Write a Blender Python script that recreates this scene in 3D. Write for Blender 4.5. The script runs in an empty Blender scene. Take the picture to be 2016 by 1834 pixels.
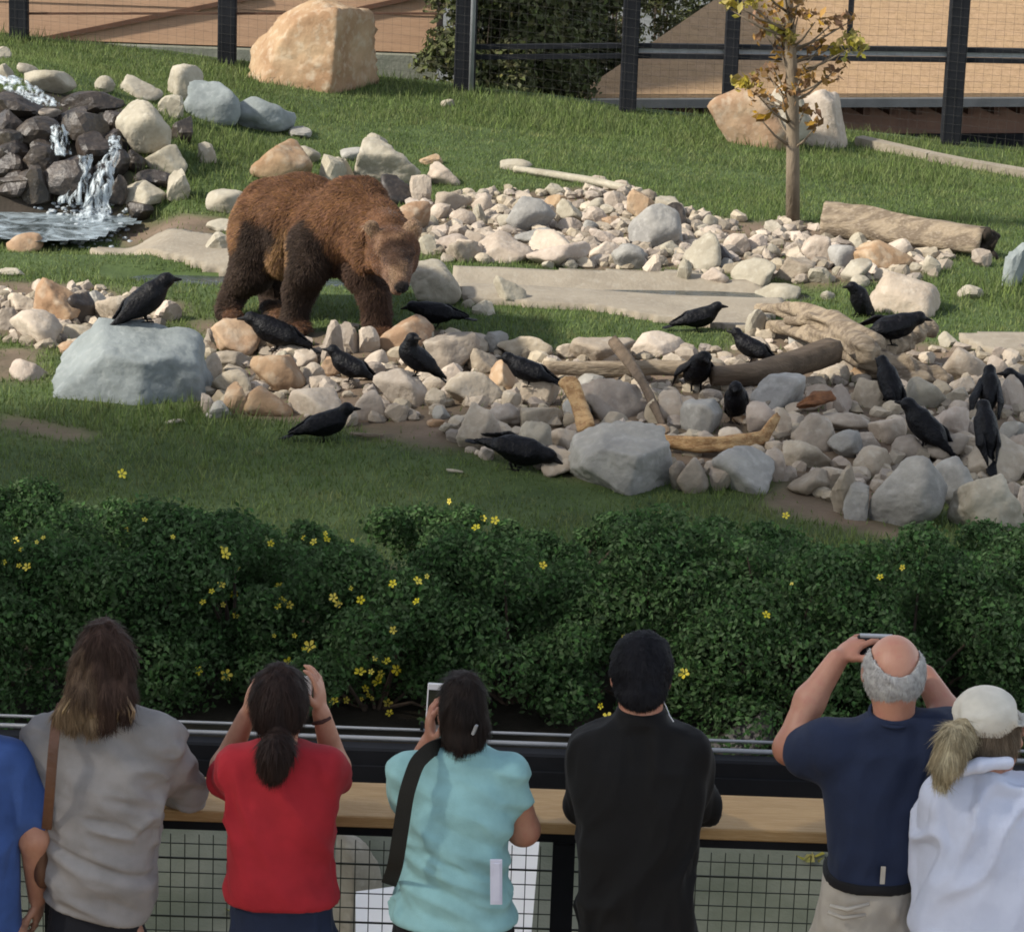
import bpy, bmesh, math, random
import numpy as np
from mathutils import Vector, Matrix, Euler
R = math.radians
random.seed(7)
rng = np.random.default_rng(7)
S = bpy.context.scene
COL = S.collection

# ------------------------------------------------------------------ camera
CAMZ, PITCH, ROLL, HFOV = 6.0, 16.0, 2.0, 18.0
cd = bpy.data.cameras.new("camera"); cam = bpy.data.objects.new("camera", cd); COL.objects.link(cam)
cd.sensor_fit = 'HORIZONTAL'; cd.sensor_width = 36; cd.lens = 18/math.tan(R(HFOV/2))
cd.clip_start = 0.1; cd.clip_end = 2000
CM = Euler((R(90-PITCH), 0, 0)).to_matrix() @ Matrix.Rotation(R(ROLL), 3, 'Z')
cam.matrix_world = Matrix.Translation((0, 0, CAMZ)) @ CM.to_4x4()
S.camera = cam
FD = 1008/math.tan(R(HFOV/2))

# ------------------------------------------------------------------ world + sun
SUN_EL = 38.0
SD = Vector((.93, .36, 0)).normalized()*math.cos(R(SUN_EL)) + Vector((0, 0, -math.sin(R(SUN_EL))))
w = bpy.data.worlds.new("World"); S.world = w; w.use_nodes = True
nt = w.node_tree; nt.nodes.clear()
sky = nt.nodes.new("ShaderNodeTexSky"); sky.sky_type = 'NISHITA'; sky.sun_disc = False
sky.sun_elevation = R(SUN_EL); sky.sun_rotation = math.atan2(-SD.x, -SD.y); sky.altitude = 2000; sky.dust_density = 1.5
bg = nt.nodes.new("ShaderNodeBackground"); bg.inputs[1].default_value = 0.15
wo = nt.nodes.new("ShaderNodeOutputWorld")
hs = nt.nodes.new('ShaderNodeHueSaturation'); hs.inputs['Saturation'].default_value = .42   # bright thin cloud over the whole sky
nt.links.new(sky.outputs[0], hs.inputs['Color']); nt.links.new(hs.outputs[0], bg.inputs[0]); nt.links.new(bg.outputs[0], wo.inputs[0])
sl = bpy.data.lights.new("sun", 'SUN'); sl.energy = 3.3; sl.angle = R(3.5); sl.color = (1, .93, .82)
so = bpy.data.objects.new("sun", sl); COL.objects.link(so); so.rotation_euler = SD.to_track_quat('-Z', 'Y').to_euler(); so.location = (-30, -12, 30)
S.view_settings.view_transform = 'Standard'; S.view_settings.look = 'None'
S.view_settings.exposure = 1.0; S.view_settings.gamma = 1.0; S.view_settings.use_curve_mapping = False
S.render.engine = 'CYCLES'; S.cycles.max_bounces = 6; S.cycles.filter_width = 1.8

# ------------------------------------------------------------------ pixel -> place helpers (photo measured on a 2016 px wide view)
def ray(px, py):
    return (CM @ Vector(((px-1008)/FD, -(py-917)/FD, -1.0)))
def at(px, py, Y=None, z=None):
    d = ray(px, py)
    t = Y/d.y if Y is not None else (z-CAMZ)/d.z
    return Vector((0, 0, CAMZ)) + d*t
def px_of(P):
    q = CM.transposed() @ (Vector(P)-Vector((0, 0, CAMZ)))
    return 1008+FD*q.x/-q.z, 917-FD*q.y/-q.z
def ss(a, b, x):
    t = np.clip((x-a)/(b-a), 0, 1); return t*t*(3-2*t)

def vnoise(P, f=1.0, seed=0):
    P = np.asarray(P, dtype=np.float64)*f + seed*17.31
    i = np.floor(P).astype(np.int64); u = P-i; u = u*u*(3-2*u)
    out = np.zeros(len(P))
    for dx in (0, 1):
        wx = u[:, 0] if dx else 1-u[:, 0]
        for dy in (0, 1):
            wy = u[:, 1] if dy else 1-u[:, 1]
            for dz in (0, 1):
                wz = u[:, 2] if dz else 1-u[:, 2]
                h = ((i[:, 0]+dx)*73856093) ^ ((i[:, 1]+dy)*19349663) ^ ((i[:, 2]+dz)*83492791) ^ (seed*2654435)
                h = (h*1103515245+12345) & 0x7fffffff
                h = ((h >> 13) ^ h)*60493 & 0x7fffffff
                out += wx*wy*wz*((h & 0xffff)/32767.5-1)
    return out
def fbm(P, f, seed=0, o=3):
    r = 0; a = 1
    for k in range(o):
        r = r + a*vnoise(P, f*2**k, seed+k); a *= .5
    return r

def terr(x, y):
    x = np.asarray(x, dtype=float); y = np.asarray(y, dtype=float)
    xc = np.clip(x, -9, 9)
    z = ss(26.5, 36, y)*(-.03-.078*xc)
    z = z + .62*np.exp(-((x+5.0)/1.7)**2)*ss(28.9, 30.6, y)*(1-.97*ss(31.6, 35.2, y))
    z = z - .4*(1-ss(14.0, 15.2, y))
    pool = ss(26.9, 27.5, y)*(1-ss(29.0, 29.4, y))*(1-ss(-3.5, -3.0, x))*ss(-8, -7.5, x)
    z = z-.22*pool
    ch = np.exp(-((y-26.55-.03*x)/.28)**2)*ss(-3.6, -3.0, x)*(1-ss(2.0, 3.0, x))
    z = z-.13*ch
    z = z+.10*np.exp(-((y-21.9)/1.0)**2)*ss(-1.5, 0, x)
    P = np.stack([np.ravel(x), np.ravel(y), np.zeros(np.size(x))], 1)
    z = z-2.3*ss(36.35, 37.6, y)
    n = (vnoise(P, .7, 3)*.03+vnoise(P, 2.3, 4)*.012).reshape(np.shape(x))
    return z+n*ss(15, 17, y)*(1-ss(40, 44, y))
def tz(x, y): return float(terr(np.array([x]), np.array([y]))[0])
def hit(px, py, dz=0.0, y0=12.0, y1=60.0):
    d = ray(px, py); ts = np.linspace(y0, y1, 500)/d.y
    f = CAMZ+d.z*ts-terr(d.x*ts, d.y*ts)-dz
    k = np.argmax(f < 0) if (f < 0).any() else len(ts)-1
    k = max(k, 1)
    a, b, fa, fb = ts[k-1], ts[k], f[k-1], f[k]
    t = a+(b-a)*fa/(fa-fb) if fa != fb else b
    return Vector((0, 0, CAMZ))+d*float(t)
def mpp(P):      # metres per measured pixel at a point
    q = CM.transposed() @ (Vector(P)-Vector((0, 0, CAMZ)))
    return -q.z/FD

# ------------------------------------------------------------------ object helpers
def mkmesh(name, V, F, smooth=True, col=None):
    V = np.ascontiguousarray(V, dtype=np.float32); F = np.ascontiguousarray(F, dtype=np.int32)
    m = bpy.data.meshes.new(name); n, k = F.shape
    m.vertices.add(len(V)); m.vertices.foreach_set("co", V.ravel())
    m.loops.add(n*k); m.loops.foreach_set("vertex_index", F.ravel())
    m.polygons.add(n); m.polygons.foreach_set("loop_start", np.arange(0, n*k, k, dtype=np.int32))
    m.polygons.foreach_set("use_smooth", np.full(n, smooth, dtype=bool))
    if col is not None:
        a = m.color_attributes.new("coat", 'FLOAT_COLOR', 'POINT')
        c = np.ones((len(V), 4), dtype=np.float32); c[:, :3] = col; a.data.foreach_set("color", c.ravel())
    m.update(calc_edges=True); m.validate(); return m
def link(name, mesh, mat=None, parent=None, kind=None, **kw):
    o = bpy.data.objects.new(name, mesh); COL.objects.link(o)
    if mat is not None and len(mesh.materials) == 0: mesh.materials.append(mat)
    if parent is not None:
        o.parent = parent; o.matrix_parent_inverse = Matrix.Translation(-parent.location) if parent.type == 'EMPTY' or True else Matrix()
    if kind: o["kind"] = kind
    for k, v in kw.items(): o[k] = v
    return o
def thing(name, loc, label, cat, group=None):
    o = bpy.data.objects.new(name, None); COL.objects.link(o); o.location = loc; o.empty_display_size = .1
    o["label"] = label; o["category"] = cat
    if group: o["group"] = group
    return o
def tag(o, label, cat, group=None):
    o["label"] = label; o["category"] = cat
    if group: o["group"] = group
    return o
class MB:
    def __init__(s): s.v = []; s.f = []; s.n = 0
    def add(s, V, F):
        s.v += [tuple(p) for p in V]; s.f += [tuple(i+s.n for i in f) for f in F]; s.n += len(V)
    def box(s, c, size, rz=0, M=None):
        x, y, z = [q/2 for q in size]; M = M or Matrix.Rotation(rz, 3, 'Z')
        V = [Vector(c)+M @ Vector((a*x, b*y, e*z)) for e in (-1, 1) for b in (-1, 1) for a in (-1, 1)]
        s.add(V, [(0, 2, 3, 1), (4, 5, 7, 6), (0, 1, 5, 4), (2, 6, 7, 3), (0, 4, 6, 2), (1, 3, 7, 5)])
    def bar(s, a, b, wd, th=None):
        a, b = Vector(a), Vector(b); d = b-a; L = d.length; q = d.to_track_quat('X', 'Z').to_matrix()
        s.box((a+b)/2, (L, wd, th or wd), M=q)
    def tube(s, pts, rad, n=8, cap=True):
        pts = [Vector(p) for p in pts]; rings = []
        for i, p in enumerate(pts):
            t = (pts[min(i+1, len(pts)-1)]-pts[max(i-1, 0)]).normalized()
            up = Vector((0, 0, 1)) if abs(t.z) < .9 else Vector((1, 0, 0))
            u = t.cross(up).normalized(); v = t.cross(u); r = rad[i] if hasattr(rad, '__len__') else rad
            rings.append([p+(u*math.cos(2*math.pi*k/n)+v*math.sin(2*math.pi*k/n))*r for k in range(n)])
        V = [p for r_ in rings for p in r_]; F = []
        for i in range(len(pts)-1):
            for k in range(n):
                F.append((i*n+k, i*n+(k+1) % n, (i+1)*n+(k+1) % n, (i+1)*n+k))
        if cap: F.append(tuple(range(n))[::-1]); F.append(tuple((len(pts)-1)*n+k for k in range(n)))
        s.add(V, F)
    def mesh(s, name, smooth=False):
        m = bpy.data.meshes.new(name); m.from_pydata(s.v, [], s.f)
        if smooth: m.polygons.foreach_set("use_smooth", np.full(len(s.f), True))
        m.update(); return m
    def build(s, name, mat, parent=None, smooth=False, bevel=0, **kw):
        m = s.mesh(name, smooth)
        if bevel:
            b = bmesh.new(); b.from_mesh(m); bmesh.ops.bevel(b, geom=b.edges[:], offset=bevel, segments=1, affect='EDGES'); b.to_mesh(m); b.free()
        return link(name, m, mat, parent, **kw)

# ------------------------------------------------------------------ materials
def mat(name, c1, c2=None, c3=None, scale=6, rough=.85, bump=0, bscale=None, rnd=0, island=0, attr=False, stretch=None, spec=.25, trans=0, detail=5, lo=.35, hi=.65, metal=0, bdist=.02, sheen=0):
    m = bpy.data.materials.new(name); m.use_nodes = True; t = m.node_tree; N = t.nodes; L = t.links
    b = N["Principled BSDF"]; b.inputs["Roughness"].default_value = rough; b.inputs["Specular IOR Level"].default_value = spec
    b.inputs["Metallic"].default_value = metal
    if sheen: b.inputs["Sheen Weight"].default_value = sheen
    geo = N.new("ShaderNodeNewGeometry"); vec = geo.outputs["Position"]
    if stretch:
        mp = N.new("ShaderNodeMapping"); mp.inputs["Scale"].default_value = stretch; L.new(vec, mp.inputs[0]); vec = mp.outputs[0]
    def noise(sc, dt=detail):
        n = N.new("ShaderNodeTexNoise"); n.inputs["Scale"].default_value = sc; n.inputs["Detail"].default_value = dt; L.new(vec, n.inputs["Vector"]); return n.outputs[0]
    def rgb(c):
        n = N.new("ShaderNodeRGB"); n.outputs[0].default_value = (*c, 1); return n.outputs[0]
    def mix(a, bb, f=None, typ='MIX', fac=1.0):
        x = N.new("ShaderNodeMix"); x.data_type = 'RGBA'; x.blend_type = typ
        if f is None: x.inputs[0].default_value = fac
        else: L.new(f, x.inputs[0])
        L.new(a, x.inputs[6]); L.new(bb, x.inputs[7]); return x.outputs[2]
    def mr(f, a, c, d=0., e=1.):
        x = N.new("ShaderNodeMapRange"); L.new(f, x.inputs[0]); x.inputs[1].default_value = a; x.inputs[2].default_value = c; x.inputs[3].default_value = d; x.inputs[4].default_value = e; return x.outputs[0]
    col = rgb(c1)
    if attr:
        a = N.new("ShaderNodeAttribute"); a.attribute_name = "coat"; col = a.outputs[0]
        if c2: col = mix(col, mix(col, rgb(c2), None, 'MULTIPLY'), mr(noise(scale), lo, hi))
    elif c2: col = mix(col, rgb(c2), mr(noise(scale), lo, hi))
    if c3: col = mix(col, rgb(c3), mr(noise(scale*4.3), .5, .85))
    def vary(src, amt, col):
        h = N.new("ShaderNodeHueSaturation"); L.new(col, h.inputs["Color"]); L.new(mr(src, 0, 1, 1-amt, 1+amt), h.inputs["Value"])
        mul = N.new("ShaderNodeMath"); mul.operation = 'MULTIPLY'; mul.inputs[1].default_value = 7.77; L.new(src, mul.inputs[0])
        fr = N.new("ShaderNodeMath"); fr.operation = 'FRACT'; L.new(mul.outputs[0], fr.inputs[0])
        L.new(mr(fr.outputs[0], 0, 1, .5-.03*amt, .5+.03*amt), h.inputs["Hue"]); L.new(mr(fr.outputs[0], 0, 1, 1-.35*amt, 1+.35*amt), h.inputs["Saturation"]); return h.outputs[0]
    if rnd:
        oi = N.new("ShaderNodeObjectInfo"); col = vary(oi.outputs["Random"], rnd, col)
    if island: col = vary(geo.outputs["Random Per Island"], island, col)
    L.new(col, b.inputs["Base Color"])
    if bump:
        bp = N.new("ShaderNodeBump"); bp.inputs["Strength"].default_value = bump; bp.inputs["Distance"].default_value = bdist
        L.new(noise(bscale or scale*4, 6), bp.inputs["Height"]); L.new(bp.outputs[0], b.inputs["Normal"])
    if trans:
        tr = N.new("ShaderNodeBsdfTranslucent"); L.new(col, tr.inputs[0]); ms = N.new("ShaderNodeMixShader"); ms.inputs[0].default_value = trans
        L.new(b.outputs[0], ms.inputs[1]); L.new(tr.outputs[0], ms.inputs[2]); L.new(ms.outputs[0], N["Material Output"].inputs[0])
    return m
# ------------------------------------------------------------------ signed-distance modelling: smooth union of shapes -> one continuous mesh
def surface_nets(D, o, h):
    s = D < 0; c = s[:-1, :-1, :-1].astype(np.int8)
    for dx, dy, dz in [(0, 0, 1), (0, 1, 0), (0, 1, 1), (1, 0, 0), (1, 0, 1), (1, 1, 0), (1, 1, 1)]:
        c = c+s[dx:s.shape[0]-1+dx, dy:s.shape[1]-1+dy, dz:s.shape[2]-1+dz]
    I = np.argwhere((c > 0) & (c < 8)); n = len(I)
    cor = np.array([(a, b, e) for a in (0, 1) for b in (0, 1) for e in (0, 1)])
    dv = np.stack([D[I[:, 0]+q[0], I[:, 1]+q[1], I[:, 2]+q[2]] for q in cor], 1)
    acc = np.zeros((n, 3)); cnt = np.zeros(n)
    for i in range(8):
        for j in range(i+1, 8):
            if np.abs(cor[i]-cor[j]).sum() != 1: continue
            a, b = dv[:, i], dv[:, j]; x = (a < 0) != (b < 0)
            t = np.where(x, a/np.where(x, a-b, 1), 0)
            acc += x[:, None]*(cor[i]+t[:, None]*(cor[j]-cor[i])); cnt += x
    V = (I+acc/cnt[:, None])*h+o
    idx = np.full(c.shape, -1, dtype=np.int32); idx[I[:, 0], I[:, 1], I[:, 2]] = np.arange(n)
    Fs = []
    for ax in range(3):
        a1, a2 = (ax+1) % 3, (ax+2) % 3
        s0 = np.moveaxis(s, (ax, a1, a2), (0, 1, 2)); ix = np.moveaxis(idx, (ax, a1, a2), (0, 1, 2))
        e = s0[:-1] != s0[1:]
        E = np.argwhere(e[:, 1:-1, 1:-1]); i, j, k = E[:, 0], E[:, 1]+1, E[:, 2]+1
        q = np.stack([ix[i, j-1, k-1], ix[i, j, k-1], ix[i, j, k], ix[i, j-1, k]], 1)
        fl = ~s0[i, j, k]; q[fl] = q[fl][:, ::-1]; Fs.append(q)
    F = np.concatenate(Fs); return V, F[(F >= 0).all(1)]

class SDF:
    def __init__(s): s.p = []
    def _a(s, f, lo, hi, k, c, op): s.p.append((f, np.array(lo, float), np.array(hi, float), k, c, op)); return s
    def cap(s, a, b, ra, rb=None, k=.02, c=None, op='u', flat=None):
        a = np.array(a, float); b = np.array(b, float); rb = ra if rb is None else rb; ba = b-a; bb = max(ba@ba, 1e-9)
        if flat is not None: fd = np.array(flat[0], float); fd /= np.linalg.norm(fd); fs = flat[1]
        def f(X, Y, Z):
            p = np.stack([X-a[0], Y-a[1], Z-a[2]], -1); t = np.clip(p@ba/bb, 0, 1)
            q = p-t[..., None]*ba
            if flat is not None: q = q+(q@fd*(1/fs-1))[..., None]*fd
            return np.linalg.norm(q, axis=-1)-(ra+t*(rb-ra))
        m = max(ra, rb); return s._a(f, np.minimum(a, b)-m, np.maximum(a, b)+m, k, c, op)
    def chain(s, pts, rad, k=.02, c=None, **kw):
        for i in range(len(pts)-1): s.cap(pts[i], pts[i+1], rad[i], rad[i+1], k, c, **kw)
        return s
    def ell(s, ctr, r, M=None, k=.02, c=None, op='u'):
        ctr = np.array(ctr, float); r = np.array(r, float); Mt = np.eye(3) if M is None else np.array(M)
        def f(X, Y, Z):
            q = (np.stack([X-ctr[0], Y-ctr[1], Z-ctr[2]], -1)@Mt)/r
            k0 = np.linalg.norm(q, axis=-1); k1 = np.linalg.norm(q/r, axis=-1)+1e-9; return k0*(k0-1)/k1
        ext = np.sqrt(((Mt*r)**2).sum(1)); return s._a(f, ctr-ext, ctr+ext, k, c, op)
    def loft(s, rows, k=.02, c=None, e=2.4, op='u'):
        A = np.array(sorted(rows), float)   # z cx cy a b
        def f(X, Y, Z):
            z = np.clip(Z, A[0, 0], A[-1, 0]); g = [np.interp(z, A[:, 0], A[:, i]) for i in range(1, 5)]
            q = (np.abs((X-g[0])/g[2])**e+np.abs((Y-g[1])/g[3])**e)**(1/e)
            d = (q-1)*np.minimum(g[2], g[3])*.8
            return np.maximum(np.maximum(d, Z-A[-1, 0]), A[0, 0]-Z)
        lo = [(A[:, 1]-A[:, 3]).min(), (A[:, 2]-A[:, 4]).min(), A[0, 0]]; hi = [(A[:, 1]+A[:, 3]).max(), (A[:, 2]+A[:, 4]).max(), A[-1, 0]]
        return s._a(f, lo, hi, k, c, op)
    def build(s, h, smooth=0):
        us = [p for p in s.p if p[5] == 'u']
        lo = np.min([p[1] for p in us], 0)-3*h; hi = np.max([p[2] for p in us], 0)+3*h
        n = np.ceil((hi-lo)/h).astype(int)+1; D = np.full(n, 1.0, dtype=np.float32); C = np.full(n, -1, dtype=np.int16); cols = []
        for f, a, b, k, c, op in s.p:
            pad = k+2.5*h; i0 = np.clip(np.floor((a-pad-lo)/h).astype(int), 0, n-1); i1 = np.clip(np.ceil((b+pad-lo)/h).astype(int)+1, 1, n)
            if (i1 <= i0).any(): continue
            sl_ = tuple(slice(x, y) for x, y in zip(i0, i1))
            g = np.meshgrid(*[lo[q]+h*np.arange(i0[q], i1[q]) for q in range(3)], indexing='ij')
            d = f(*g).astype(np.float32); o = D[sl_]
            if op == 'u':
                nearer = d < o; t = np.clip(.5+.5*(o-d)/k, 0, 1); D[sl_] = o*(1-t)+d*t-k*t*(1-t)
                if c is not None:
                    cols.append(c); cc = C[sl_]; cc[nearer] = len(cols)-1
            elif op == 'paint':
                cols.append(c); cc = C[sl_]; cc[d < 0] = len(cols)-1
            else: D[sl_] = np.maximum(o, -d)
        V, F = surface_nets(D, lo, h); col = None
        if cols:
            I = np.clip(np.round((V-lo)/h).astype(int), 0, n-1); ci = C[I[:, 0], I[:, 1], I[:, 2]]
            col = np.array(cols+[cols[0]])[ci]
            for _ in range(2): col = smooth_attr(col, F)
        for _ in range(smooth): V = smooth_attr(V, F)
        return V, F, col
def smooth_attr(A, F):
    acc = np.zeros_like(A, dtype=float); cnt = np.zeros(len(A))
    for i in range(4):
        a, b = F[:, i], F[:, (i+1) % 4]
        for ch in range(A.shape[1]):
            acc[:, ch] += np.bincount(a, A[b, ch], len(A))+np.bincount(b, A[a, ch], len(A))
        cnt += np.bincount(a, minlength=len(A))+np.bincount(b, minlength=len(A))
    return .4*A+.6*acc/np.maximum(cnt, 1)[:, None]
def vnormals(V, F):
    n = np.cross(V[F[:, 2]]-V[F[:, 0]], V[F[:, 3]]-V[F[:, 1]]); N = np.zeros_like(V)
    for i in range(4):
        for ch in range(3): N[:, ch] += np.bincount(F[:, i], n[:, ch], len(V))
    return N/(np.linalg.norm(N, axis=1)[:, None]+1e-9)
def unit(v): v = np.array(v, float); return v/np.linalg.norm(v)

# ------------------------------------------------------------------ rocks
def ico(sub):
    b = bmesh.new(); bmesh.ops.create_icosphere(b, subdivisions=sub, radius=1)
    V = np.array([v.co[:] for v in b.verts]); F = np.array([[v.index for v in f.verts] for f in b.faces]); b.free(); return V, F
ICO = {k: ico(k) for k in (2, 3, 4, 5)}
def rockmesh(seed, kind='a', sub=3, planes=None):
    r = np.random.default_rng(seed); U, F = ICO[sub]
    n, p = {'a': (8, 120), 'r': (13, 9), 's': (9, 120)}[kind]
    N = r.normal(size=(n, 3)); N /= np.linalg.norm(N, axis=1)[:, None]; d = r.uniform(.5, .92, n)
    if sub >= 4 and kind != 'r': p = 48
    N = np.concatenate([N, [[0, 0, -1.]]]); d = np.append(d, .62)
    if planes: N = np.array([unit(q[:3]) for q in planes]); d = np.array([q[3] for q in planes])
    q = np.maximum(U@N.T, 0)/d; rad = ((q**p).sum(1)+1e-6)**(-1/p); rad = np.minimum(rad, 1.5)
    V = U*rad[:, None]
    V *= 1+(.045 if kind != 'r' else .03)*fbm(V, 2.6, seed % 97, 3)[:, None]
    if sub >= 4: V *= 1+.016*fbm(V, 8, seed % 89, 3)[:, None]
    if sub >= 4:   # cracks and chipped ledges
        cr = np.abs(vnoise(V+.15*np.stack([vnoise(V, 4, seed % 71), vnoise(V, 4, seed % 73), vnoise(V, 4, seed % 79)], 1), 1.9, seed % 83)); V = V*(1-.045*(1-ss(.0, .07, cr))*(vnoise(V, 1.6, seed % 67) > -.1))[:, None]
        if kind != 'r': V = V*(1+.022*np.round(1.6*vnoise(V, 2.4, seed % 61)))[:, None]
    lo, hi = V.min(0), V.max(0); V = (V-(lo+hi)/2)/(hi-lo)
    m = mkmesh("stone", V, F, kind == 'r' or sub >= 4)
    return m

def strands(name, V, F, N, C, mat_, parent, n, flow, ln, lift, wd, seed, jit=.3, mask=None):
    """short hairs rooted on a surface, lying along a flow direction"""
    tri = np.concatenate([F[:, [0, 1, 2]], F[:, [0, 2, 3]]]); A = np.linalg.norm(np.cross(V[tri[:, 1]]-V[tri[:, 0]], V[tri[:, 2]]-V[tri[:, 0]]), axis=1)
    r = np.random.default_rng(seed); ti = r.choice(len(tri), n, p=A/A.sum()); u = r.random((n, 2)); fl = u.sum(1) > 1; u[fl] = 1-u[fl]
    T = tri[ti]; P = V[T[:, 0]]+u[:, :1]*(V[T[:, 1]]-V[T[:, 0]])+u[:, 1:]*(V[T[:, 2]]-V[T[:, 0]]); n_ = N[T[:, 0]]
    fw = np.array(flow)[None]+r.normal(size=(n, 3))*jit; fw -= n_*(fw*n_).sum(1)[:, None]; fw /= np.linalg.norm(fw, axis=1)[:, None]+1e-9
    L_ = r.uniform(ln[0], ln[1], n)
    if mask is not None: L_ = L_*mask(P)
    sd = np.cross(fw, n_)*wd*.5; tip = P+(fw*(1-lift)+n_*lift)*L_[:, None]; tip[:, 2] -= L_*.15
    FV = np.stack([P-sd, P+sd, tip], 1).reshape(-1, 3); FC = None if C is None else np.repeat(C[T[:, 0]]*r.uniform(.7, 1.4, n)[:, None], 3, 0)
    return link(name, mkmesh(name, FV, np.arange(3*n).reshape(n, 3), False, FC), mat_, parent, kind="stuff")
# ------------------------------------------------------------------ materials used
ROCK = {
 'b': mat("rock_beige", (.38, .32, .245), (.28, .235, .18), (.43, .38, .31), 4, .9, .5, 24, rnd=.28),
 'p': mat("rock_pinkish", (.385, .32, .25), (.30, .245, .19), (.44, .385, .315), 4, .9, .5, 24, rnd=.26),
 'g': mat("rock_grey", (.31, .295, .26), (.23, .22, .20), (.37, .355, .32), 4, .88, .45, 26, rnd=.16),
 'w': mat("rock_pale", (.345, .31, .24), (.26, .23, .175), (.40, .37, .30), 4, .9, .45, 22, rnd=.12),
 'd': mat("rock_wet_dark", (.045, .034, .026), (.022, .018, .015), (.085, .066, .048), 6, .5, .6, 20, rnd=.3, spec=.5),
 'o': mat("rock_tan", (.37, .26, .16), (.27, .165, .095), (.46, .38, .28), 2.6, .9, .6, 16, rnd=.1),
 'u': mat("rock_blue_grey", (.235, .26, .255), (.17, .19, .185), (.29, .31, .30), 3.2, .85, .6, 18, rnd=.08),
}
M_ground = mat("lawn_soil", (.060, .085, .022), (.045, .066, .018), (.085, .095, .03), 1.6, .95, .3, 30)
M_grass = mat("grass_blades", (.148, .192, .062), (.104, .150, .045), (.205, .210, .085), .9, .8, island=.32, trans=.3, lo=.3, hi=.7)
M_tallgrass = mat("tall_grass", (.145, .178, .06), (.11, .15, .046), None, 1.5, .8, island=.4, trans=.3)
M_dirt = mat("dirt", (.20, .145, .10), (.15, .105, .07), (.27, .21, .16), 4, .95, .5, 40)
M_leaf = mat("shrub_leaves", (.086, .146, .056), (.054, .098, .038), None, 2.2, .9, island=.48, trans=.3, spec=.08)
M_leaf2 = mat("far_shrub_leaves", (.10, .115, .042), (.06, .07, .028), (.17, .13, .06), 1.4, .7, island=.5, trans=.2)
M_twig = mat("twig", (.10, .07, .05), (.06, .045, .035), None, 30, .9)
M_flower = mat("flower_petal", (.75, .60, .04), (.8, .68, .12), None, 30, .7, rnd=.15, trans=.25)
M_steel = mat("dark_steel", (.009, .010, .012), (.015, .016, .019), None, 3, .8, .1, 30, spec=.15)
M_wire = mat("wire_steel", (.09, .085, .075), None, None, 3, .5, metal=.4)
M_wireg = mat("wire_green", (.028, .035, .026), None, None, 3, .6)
M_pipe = mat("grey_pipe", (.32, .33, .34), (.26, .27, .28), None, 8, .45, metal=.3)
M_conc = mat("concrete", (.285, .245, .185), (.235, .20, .15), (.32, .285, .225), 3, .92, .35, 30)
M_concg = mat("moat_concrete", (.20, .205, .165), (.15, .16, .125), (.25, .25, .2), 5, .95, .3, 30)
M_roof = mat("tan_shingle", (.37, .245, .14), (.31, .205, .115), (.43, .30, .18), 14, .92, .5, 60, island=.04)
M_siding = mat("wood_siding", (.42, .265, .165), (.36, .225, .14), (.47, .31, .20), 6, .85, .25, 40, island=.06, stretch=(.4, 1, 4))
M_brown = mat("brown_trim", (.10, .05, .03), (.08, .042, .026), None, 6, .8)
M_wallr = mat("brown_wall", (.28, .165, .115), (.24, .14, .10), None, 4, .85, .15, 40)
M_rail = mat("rail_wood", (.44, .285, .13), (.35, .215, .09), (.50, .34, .17), 5, .7, .25, 40, stretch=(.7, 6, 6), lo=.3, hi=.7)
M_log = mat("driftwood", (.26, .205, .14), (.15, .115, .08), (.34, .28, .21), 5, .9, .7, 20, stretch=(.7, 2.6, 2.6), lo=.43, hi=.57)
M_logd = mat("dark_driftwood", (.15, .11, .075), (.09, .066, .045), None, 5, .9, .6, 20, stretch=(.6, 3, 3))
M_branch = mat("peeled_branch", (.43, .27, .125), (.27, .15, .065), (.50, .36, .19), 9, .85, .7, 30, stretch=(1.2, 2, 2.5), lo=.42, hi=.58)
M_scrap = mat("rusty_bark", (.20, .09, .04), (.11, .05, .025), None, 20, .9, .6, 40)
M_trunk = mat("young_bark", (.21, .165, .115), (.14, .11, .075), None, 9, .9, .5, 40, stretch=(1, 1, .35))
M_autumn = mat("autumn_leaf", (.30, .17, .045), (.17, .095, .045), None, 3.2, .75, island=.5, trans=.3)
M_autumny = mat("yellow_leaf", (.42, .31, .06), (.25, .24, .06), None, 3.2, .75, island=.35, trans=.3)
M_foam = mat("foam", (.46, .50, .52), (.36, .40, .43), None, 12, .5, .5, 30, trans=.2)
M_white = mat("white_board", (.75, .76, .77), (.68, .69, .70), None, 3, .6)
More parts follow.
